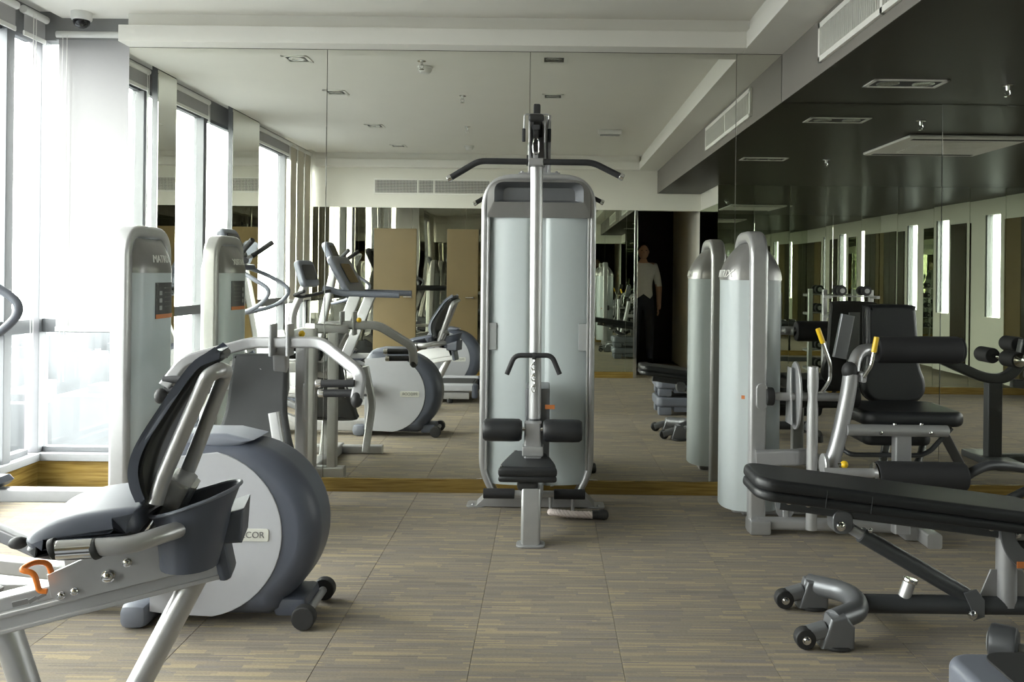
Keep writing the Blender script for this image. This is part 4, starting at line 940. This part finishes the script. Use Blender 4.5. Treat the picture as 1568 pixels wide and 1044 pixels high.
    MB().slab(rprof(.26, .20, .03, 4), (xl - 1.044, yc, 1.485), (0, 1, 0), (-.45, 0, 1), .004, .001, 1).obj('display', 'black_glass', cs_)
    MB().box((xl - 1.0, yc, 1.31), (.10, .34, .05), .02).obj('cup_tray', 'slate', t)
    return t
el = elliptical()
dup(el, (.10, -2.74, 0), 'elliptical trainer with round slate shroud standing behind the treadmill', 0.0)

# ------------------------------------------------------------------ recumbent bike
TH = math.radians(13); BP = V(-.93, 2.2, 0)
def LB(px, py, d):
    """point of the turned bike: pixel (px,py) met on the vertical plane (d - 2.2) m to the side of its axis, in the bike's own frame"""
    off = d - 2.2; lat_ = V(-math.sin(TH), math.cos(TH), 0); ax_ = V(math.cos(TH), math.sin(TH), 0)
    r1 = W(px, py, 1.0) - V(0, 0, CAMH); t_ = (BP + lat_*off).dot(lat_) / r1.dot(lat_); p = r1*t_ + V(0, 0, CAMH)
    return V(BP.x + (p - BP).dot(ax_), BP.y + off, p.z)
rb_ = thing('recumbent_bike', 'recumbent exercise bike with slate bucket seat on a silver rail', 'exercise bike', BP)
rb_.rotation_euler = (0, 0, TH)
dR = 2.20
ra, rz = LB(-150, 985, dR), LB(338, 862, dR)
ra.y = rz.y = dR; dirr = (rz - ra).normalized(); upr = V(-dirr.z, 0, dirr.x)
rf = rz - dirr * 1.45
MB().rect([rf, rz], .095, .050, (0, 1, 0), rad=.008).obj('rail', 'silver', rb_)
b = MB(); [b.rect([rf + upr*k + V(0, -.048, 0), rz + upr*k + V(0, -.048, 0)], .012, .012, (0, 1, 0), rad=.003) for k in (-.019, .019)]; b.obj('rail_lip', 'silver', rb_)
MB().rect([rf + upr*.040, rz - dirr*.02 + upr*.040], .06, .035, (0, 1, 0), rad=.005).obj('rail_channel', 'silver', rb_)
MB().box(rz + dirr*.012 + upr*.015, (.035, .11, .10), .014, Matrix.Rotation(-math.atan2(dirr.z, dirr.x), 3, 'Y')).obj('rail_end', 'slate', rb_)
for k, (x0_, x1_, h_) in enumerate(((19, 43, .013), (44, 56, .010), (57, 70, .008))):
    p0, p1 = LB(x0_, 928 - k*6 - (0 if k else 2), 2.149), LB(x1_, 920 - k*5.5, 2.149)
    MB().rect([p0, p1], .002, h_, (0, 1, 0), rad=.0005).obj('rail_decal', 'print_grey', rb_)
# carriage plates
cpl = [LB(72, 880, 2.135), LB(78, 915, 2.135), LB(100, 922, 2.135), LB(325, 866, 2.135), LB(310, 830, 2.135), LB(240, 826, 2.135), LB(140, 850, 2.135)]
for s_ in (-1, 1): MB().slab([(p.x, p.z) for p in cpl], (0, dR + s_*.062, 0), (1, 0, 0), (0, 0, 1), .010, .002).obj('carriage_plate', 'silver', rb_)
for px, py, r_ in ((94, 911, .008), (114, 905, .008), (166, 882, .013), (195, 861, .009), (258, 867, .008), (252, 843, .009)): bolt(MB(), LB(px, py, 2.133), (0, -1, 0), r_).obj('carriage_bolt', 'chrome', rb_)
MB().tube([LB(72, 905, 2.09), LB(60, 905, 2.09), LB(52, 876, 2.09), LB(29, 873, 2.09), LB(52, 860, 2.12), LB(74, 861, 2.14), LB(80, 882, 2.14)], .0065, .015, n=10).obj('seat_lever', 'orange', rb_)
# seat pad
sp0 = [LB(36, 836, 2.04), LB(42, 818, 2.04), LB(70, 802, 2.04), LB(120, 789, 2.04), LB(200, 780, 2.04), LB(210, 792, 2.04), LB(210, 818, 2.04), LB(180, 846, 2.04), LB(120, 860, 2.04), LB(60, 856, 2.04)]
sp2 = spline([V(p.x, p.z, 0) for p in sp0], 5, True)
MB().slab([(p.x, p.y) for p in sp2], (0, dR, 0), (1, 0, 0), (0, 0, 1), .36, .05, 5).obj('seat', 'slate', rb_)
sp3 = [(p.x, p.y) for p in sp2]; cx_ = sum(p[0] for p in sp3)/len(sp3); cz_ = sum(p[1] for p in sp3)/len(sp3)
MB().slab([(cx_ + (x_-cx_)*.96, cz_ - .022 + (z_-cz_)*.62) for x_, z_ in sp3], (0, dR, 0), (1, 0, 0), (0, 0, 1), .35, .03, 4).obj('seat_base', 'dark_metal', rb_)
MB().ball(LB(28, 831, 2.3), .02, 12, (1.2, 1, .8)).obj('seat_knob', 'rubber', rb_)
# hand grips on both sides
for s_, dd in ((-1, 2.0), (1, 2.47)):
    o_ = V(0, dd - 2.0, 0)
    g = [LB(80, 842, 2.0) + o_, LB(140, 838, 2.0) + o_, LB(200, 833, 2.0) + o_, LB(250, 818, 2.03) + V(0, (dd - 2.0)*.8, 0), LB(290, 805, 2.10) + V(0, (dd-2.0)*.4, 0)]
    MB().tube(spline(g, 6), .0205, n=14).obj('hand_rail', 'silver', rb_)
    MB().cyl(LB(87, 841.5, 2.0) + o_, LB(142, 838, 2.0) + o_, .0225, .002, 16).obj('pulse_sensor', 'chrome', rb_)
    for p0, p1 in ((78, 88), (141, 152)): MB().cyl(LB(p0, 842, 2.0) + o_, LB(p1, 838, 2.0) + o_, .025, .004, 16).obj('grip_ring', 'rubber', rb_)
# bottle holder
def bucket(u, v):
    a_ = 2*math.pi*u; z = v; c_ = LB(291, 812, 2.14)
    rx = .068 + .028*v + .05*max(0, v-.75)*(1 if math.cos(a_) > 0 else .6); ry = .075 + .012*v
    lift = .055*max(0, v-.6)*math.cos(a_)*1.6
    return c_ + V(rx*math.cos(a_) + .012*v, ry*math.sin(a_), -.085 + .165*v + lift)
MB().grid(bucket, 28, 8, .004).obj('bottle_holder', 'slate', rb_)
c_ = LB(291, 812, 2.14); MB().slab([(.068*math.cos(k*math.pi/12), .075*math.sin(k*math.pi/12)) for k in range(24)], c_ + V(0, 0, -.083), (1, 0, 0), (0, 1, 0), .006).obj('holder_floor', 'slate', rb_)
rim = [bucket(k/28, 1.0) for k in range(28)]
MB().tube(rim, .005, n=8, closed=True).obj('holder_rim', 'slate_light', rb_)
MB().slab([(-.05, -.06), (.05, -.06), (.055, .03), (-.045, .0)], LB(345, 785, 2.22), (1, 0, 0), (0, 0, 1), .16, .012, 3).obj('magazine_tray', 'slate', rb_)
# back rest
fr = [(338, 541), (318, 545), (288, 563), (245, 625), (212, 680), (201, 715), (204, 745), (213, 770), (226, 782)]
bk = [(238, 772), (232, 740), (240, 700), (262, 650), (300, 590), (325, 562), (340, 552)]
pp = [LB(x_, y_, 2.09) for x_, y_ in fr + bk]; pp2 = spline([V(p.x, p.z, 0) for p in pp], 4, True)
def narrow(m):
    zs = [v.z for v in m.v]; z0, z1 = min(zs), max(zs)
    for v in m.v: k = ((v.z - z0)/(z1 - z0)) ** 2; v.y = (dR - .05) + (v.y - (dR - .05)) * (1 - .5*k)
    return m
narrow(MB().slab([(p.x, p.y) for p in pp2], (0, dR + .01, 0), (1, 0, 0), (0, 0, 1), .26, .028, 4)).obj('back_rest', 'dark_metal', rb_)
fr2 = [(336, 540), (316, 544), (286, 562), (243, 624), (209, 679), (198, 714), (201, 745), (212, 773)]; bk2 = [(222, 768), (212, 742), (210, 716), (221, 683), (254, 630), (296, 570), (320, 552)]
pp = [LB(x_, y_, 2.07) for x_, y_ in fr2 + bk2]; pp2 = spline([V(p.x, p.z, 0) for p in pp], 4, True)
narrow(MB().slab([(p.x, p.y) for p in pp2], (0, dR + .01, 0), (1, 0, 0), (0, 0, 1), .29, .02, 4)).obj('back_cushion', 'slate', rb_)
MB().tube([LB(238, 770, 2.09), LB(248, 735, 2.09), LB(318, 575, 2.09), LB(336, 566, 2.10), LB(346, 568, 2.24), LB(338, 590, 2.26), LB(288, 720, 2.26), LB(265, 770, 2.26)], .019, .03, n=14).obj('back_frame', 'silver', rb_)
MB().rect([LB(288, 735, 2.2), LB(248, 812, 2.2), LB(225, 845, 2.2)], .10, .055, (0, 1, 0), .05, .012).obj('seat_post', 'silver', rb_)
MB().box(LB(272, 748, 2.2), (.065, .14, .075), .015, Matrix.Rotation(.45, 3, 'Y')).obj('post_clamp', 'silver_grey', rb_)
# legs
lA, lB = LB(302, 878, dR), LB(10, 962, dR); ft = LB(100, 1174, dR)
MB().cyl(lA, V(LB(150, 1170, dR).x, dR, .04), .031, n=20).obj('rear_leg', 'silver', rb_)
MB().cyl(V(lB.x, dR, lB.z), V(LB(80, 1170, dR).x, dR, .04), .033, n=20).obj('front_leg', 'silver', rb_)
MB().rect([(LB(112, 1170, dR).x, dR - .27, .03), (LB(112, 1170, dR).x, dR + .27, .03)], .14, .06, (1, 0, 0), rad=.02).obj('base_foot', 'slate', rb_)
# front shroud, cranks, console (left of the frame, seen in the mirror)
xs_ = rf.x + .04
out = [(-.10, .04), (-.34, .05), (-.46, .20), (-.44, .40), (-.34, .56), (-.16, .62), (.02, .56), (.10, .42), (.09, .22), (.02, .08)]
out = [(p.x, p.y) for p in spline([V(*p, 0) for p in out], 5, True)]
MB().slab(out, (xs_, dR, 0), (1, 0, 0), (0, 0, 1), .20, .04, 4).obj('shroud', 'slate', rb_)
for s_ in (-1, 1):
    MB().slab([(x_*.8 - .03, z_*.8 + .07) for x_, z_ in out], (xs_, dR + s_*.098, 0), (1, 0, 0), (0, 0, 1), .012, .004, 2).obj('side_panel', 'pale_plastic', rb_)
    a_ = V(xs_ - .02, dR + s_*.13, .36); e_ = a_ + V(s_*.10, s_*.02, s_*.13)
    MB().rect([a_, e_], .03, .016, (1, 0, 0), rad=.004).obj('crank', 'silver_grey', rb_); MB().box(e_ + V(0, s_*.06, 0), (.10, .09, .03), .008).obj('pedal', 'rubber', rb_)
MB().rect([(xs_ - .35, dR - .26, .03), (xs_ - .35, dR + .26, .03)], .09, .06, (1, 0, 0), rad=.02).obj('front_foot', 'slate', rb_)
MB().rect([(xs_ - .20, dR, .58), (xs_ - .26, dR, .85), (xs_ - .10, dR, 1.18)], .09, .05, (0, 1, 0), .12, .015).obj('mast', 'silver', rb_)
cs_ = MB().slab(rprof(.30, .26, .05, 5), (xs_ - .10, dR, 1.26), (0, 1, 0), (-.35, 0, 1), .06, .02, 4).obj('console', 'slate_light', rb_)
MB().slab(rprof(.22, .15, .02, 4), (xs_ - .068, dR, 1.275), (0, 1, 0), (-.35, 0, 1), .004, .001, 1).obj('display', 'black_glass', cs_)
MB().tube([(xs_ + .02, dR - .26, 1.10), (xs_ - .12, dR - .20, 1.06), (xs_ - .15, dR, 1.04), (xs_ - .12, dR + .20, 1.06), (xs_ + .02, dR + .26, 1.10)], .016, .05, n=12).obj('front_handle', 'foam', rb_)

# ------------------------------------------------------------------ treadmill
tr = thing('treadmill', 'silver treadmill with slate console and handrails between the bike and the mirrors', 'treadmill', (-1.5, 1.22, 0))
yc = 1.22
MB().b2((-2.35, yc - .30, .13), (-.72, yc + .30, .17), .006).obj('deck', 'dark_metal', tr)
MB().b2((-2.2, yc - .24, .168), (-.74, yc + .24, .176), .003).obj('belt', 'rubber', tr)
for s_ in (-1, 1):
    MB().rect([(-2.35, yc + s_*.33, .155), (-.72, yc + s_*.33, .155)], .10, .07, (0, 1, 0), rad=.015).obj('side_rail', 'pale_plastic', tr)
    MB().rect([(-2.35, yc + s_*.33, .075), (-.76, yc + s_*.33, .075)], .06, .07, (0, 1, 0), rad=.01).obj('frame_rail', 'silver', tr)
    MB().cyl((-.95, yc + s_*.33, 0), (-.95, yc + s_*.33, .05), .03, .004).obj('rear_foot', 'rubber', tr)
    MB().box((-.70, yc + s_*.33, .12), (.06, .12, .14), .02).obj('end_cap', 'slate', tr)
    MB().rect([(-2.26, yc + s_*.36, .08), (-1.88, yc + s_*.37, 1.05)], .05, .11, (0, 1, 0), rad=.012).obj('upright', 'silver', tr)
    MB().rect([(-2.20, yc + s_*.37, 1.12), (-2.0, yc + s_*.38, 1.07), (-1.45, yc + s_*.38, 1.06)], .05, .06, (0, 1, 0), .06, .02).obj('handrail', 'slate', tr)
MB().slab([(-.30, .0), (.22, .0), (.25, .05), (.12, .16), (-.18, .20), (-.30, .14)], (-2.30, yc, .06), (1, 0, 0), (0, 0, 1), .66, .03, 4).obj('motor_hood', 'slate', tr)
cs_ = MB().slab(rprof(.78, .42, .08, 5), (-2.06, yc, 1.25), (0, 1, 0), (-.55, 0, 1), .06, .022, 4).obj('console', 'slate_light', tr)
MB().slab(rprof(.40, .22, .03, 4), (-2.027, yc, 1.27), (0, 1, 0), (-.55, 0, 1), .004, .001, 1).obj('display', 'black_glass', cs_)
MB().rect([(-1.95, yc - .36, 1.05), (-1.95, yc + .36, 1.05)], .06, .06, (0, 0, 1), rad=.02).obj('cross_bar', 'slate', tr)

# ------------------------------------------------------------------ decline bench beyond the leg curl machine (seen in the mirror)
db = thing('decline_bench', 'black decline sit-up bench with four roller cushions beside the leg curl machine', 'bench', (2.95, 4.05, 0))
MB().rect([(3.12, 4.03, .0), (3.12, 4.03, .56)], .10, .08, (1, 0, 0), rad=.012).obj('post', 'dark_metal', db)
MB().b2((3.02, 3.78, 0), (3.22, 4.28, .05), .01).obj('base_foot', 'dark_metal', db)
MB().rect([(3.12, 4.03, .03), (4.25, 4.03, .03)], .07, .06, (0, 0, 1), rad=.012).obj('base_beam', 'dark_metal', db)
MB().sweep(spline([V(2.62, 4.03, .78), V(2.85, 4.03, .68), V(3.05, 4.03, .60), V(3.20, 4.03, .60), V(3.30, 4.03, .70), V(3.34, 4.03, .86)], 8), rprof(.07, .07, .015), up=(0, 1, 0)).obj('curved_beam', 'dark_metal', db)
for x_, z_ in ((3.16, .74), (3.34, .82)):
    MB().cyl((x_, 3.76, z_), (x_, 4.30, z_), .015, n=12).obj('roller_axle', 'chrome', db)
    for y_ in (3.86, 4.20):
        MB().cyl((x_, y_ - .09, z_), (x_, y_ + .09, z_), .055, .012, 22).obj('roller', 'foam', db)
        MB().lathe([(.045, 0), (.045, .004), (.02, .02), (.008, .022)], (x_, y_ + (.09 if y_ > 4 else -.09), z_), (0, 1 if y_ > 4 else -1, 0), 18).obj('roller_cap', 'chrome', db)
MB().slab(rprof(.95, .27, .06, 6), (3.85, 4.03, .56), (1, 0, -.12), (0, 1, 0), .07, .025, 4).obj('pad', 'vinyl', db)
MB().rect([(3.25, 4.03, .56), (4.28, 4.03, .44)], .06, .05, (0, 0, 1), rad=.01).obj('pad_beam', 'dark_metal', db)
MB().rect([(4.22, 4.03, .03), (4.22, 4.03, .44)], .06, .06, (1, 0, 0), rad=.01).obj('rear_post', 'dark_metal', db)

# ------------------------------------------------------------------ dumbbell rack by the mirrored side wall (seen in the mirror)
dk = thing('dumbbell_rack', 'upright silver dumbbell rack by the narrow mirror panels', 'rack', (3.25, .85, 0))
for x_ in (3.0, 3.5): MB().rect([(x_, .75, 0), (x_, .75, 1.15)], .05, .05, (1, 0, 0), rad=.01).obj('upright', 'silver', dk); MB().rect([(x_, .62, .025), (x_, 1.08, .025)], .06, .05, (1, 0, 0), rad=.01).obj('foot', 'silver', dk)
lab = ['bottom', 'second', 'third', 'fourth', 'top']
for k in range(5):
    z_ = .25 + k*.21
    for x_ in (3.0, 3.5): MB().b2((x_ - .02, .75, z_ - .03), (x_ + .02, .96, z_), .005).obj('bracket', 'silver', dk)
    MB().b2((2.98, .80, z_ - .012), (3.52, .94, z_ - .001), .003).obj('shelf', 'silver_grey', dk)
    for j in range(2):
        dumbbell((3.12 + j*.26, .87, z_ + .052), (0, 1, 0), .24 - .012*k, .052, 'round black dumbbell on the %s shelf of the rack' % lab[k], 'dumbbells on the rack')

# ------------------------------------------------------------------ person standing in the corridor (seen in the mirror)
def person():
    px, py = 1.36, -2.15
    t = thing('person', 'person in white shirt and dark trousers standing in the corridor doorway', 'person', (px, py, 0))
    J = dict(pel=(0, 0, .93), sp=(0, .01, 1.10), ch=(0, .0, 1.30), nk=(0, .01, 1.46), hd=(0, .03, 1.54),
             ls=(-.17, 0, 1.40), le=(-.23, -.02, 1.12), lw=(-.22, .08, .88), lf=(-.215, .11, .80), rs=(.17, 0, 1.40), re=(.23, -.02, 1.12), rw=(.22, .08, .88), rf=(.215, .11, .80),
             lh=(-.09, 0, .88), lk=(-.10, .02, .48), la=(-.11, -.02, .09), lt=(-.12, .14, .03), rh=(.09, 0, .88), rk=(.10, .02, .48), ra=(.11, -.02, .09), rt=(.12, .14, .03))
    R = dict(pel=.14, sp=.13, ch=.15, nk=.055, hd=.06, ls=.07, le=.05, lw=.033, lf=.03, rs=.07, re=.05, rw=.033, rf=.03, lh=.09, lk=.065, la=.045, lt=.035, rh=.09, rk=.065, ra=.045, rt=.035)
    E = [('pel', 'sp'), ('sp', 'ch'), ('ch', 'nk'), ('nk', 'hd'), ('ch', 'ls'), ('ls', 'le'), ('le', 'lw'), ('lw', 'lf'), ('ch', 'rs'), ('rs', 're'), ('re', 'rw'), ('rw', 'rf'), ('pel', 'lh'), ('lh', 'lk'), ('lk', 'la'), ('la', 'lt'), ('pel', 'rh'), ('rh', 'rk'), ('rk', 'ra'), ('ra', 'rt')]
    nm = list(J); me = bpy.data.meshes.new('sk'); me.from_pydata([J[n] for n in nm], [(nm.index(a), nm.index(b)) for a, b in E], [])
    ob = bpy.data.objects.new('sk', me); COL.objects.link(ob)
    sk = ob.modifiers.new('s', 'SKIN'); sb = ob.modifiers.new('u', 'SUBSURF'); sb.levels = 1; sb.render_levels = 1
    for i, n in enumerate(nm):
        v = me.skin_vertices[0].data[i]; r = R[n]; v.radius = (r, r * (.72 if n in ('pel', 'sp', 'ch') else 1)); v.use_root = (n == 'pel')
    dg = bpy.context.evaluated_depsgraph_get(); m2 = bpy.data.meshes.new_from_object(ob.evaluated_get(dg)); bpy.data.objects.remove(ob)
    m2.name = 'body'; bo = bpy.data.objects.new('body', m2); COL.objects.link(bo); bo.parent = t
    m2.materials.clear()
    for k in ('skin', 'shirt', 'trousers', 'rubber'): m2.materials.append(MATS[k])
    for p in m2.polygons:
        c = p.center; p.use_smooth = True
        arm = abs(c.x) > .175
        p.material_index = 3 if c.z < .10 else (0 if c.z > 1.45 or (arm and .7 < c.z < 1.14) else (2 if c.z < .96 else 1))
    b = MB(); b.ball((px, py + .03, 1.62), .095, 18, (.80, .95, 1.2)); b.ball((px, py + .125, 1.61), .016, 8, (.7, 1, 1.3)); b.box((px, py + .112, 1.565), (.045, .012, .01), .004)
    for s_ in (-1, 1): b.ball((px + s_*.076, py + .02, 1.615), .022, 8, (.4, .8, 1.2))
    b.obj('head', 'skin', t)
    for s_ in (-1, 1): MB().ball((px + s_*.03, py + .112, 1.632), .010, 8, (1.2, .6, .6)).obj('eye', 'rubber', t)
    MB().ball((px, py + .012, 1.652), .098, 16, (.84, .95, .98)).obj('hair', 'hair', t)
    for s_ in (-1, 1):
        for f in range(4): MB().tube([(px + s_*(.205 + .0), py + .095 + f*.016, .80), (px + s_*.205, py + .10 + f*.017, .755 - .006*(f in (1, 2))), (px + s_*.195, py + .10 + f*.016, .725 - .008*(f in (1, 2)))], .008, n=8).obj('finger', 'skin', t)
        MB().tube([(px + s_*.205, py + .12, .84), (px + s_*.195, py + .165, .80), (px + s_*.19, py + .17, .77)], .009, n=8).obj('thumb', 'skin', t)
person()
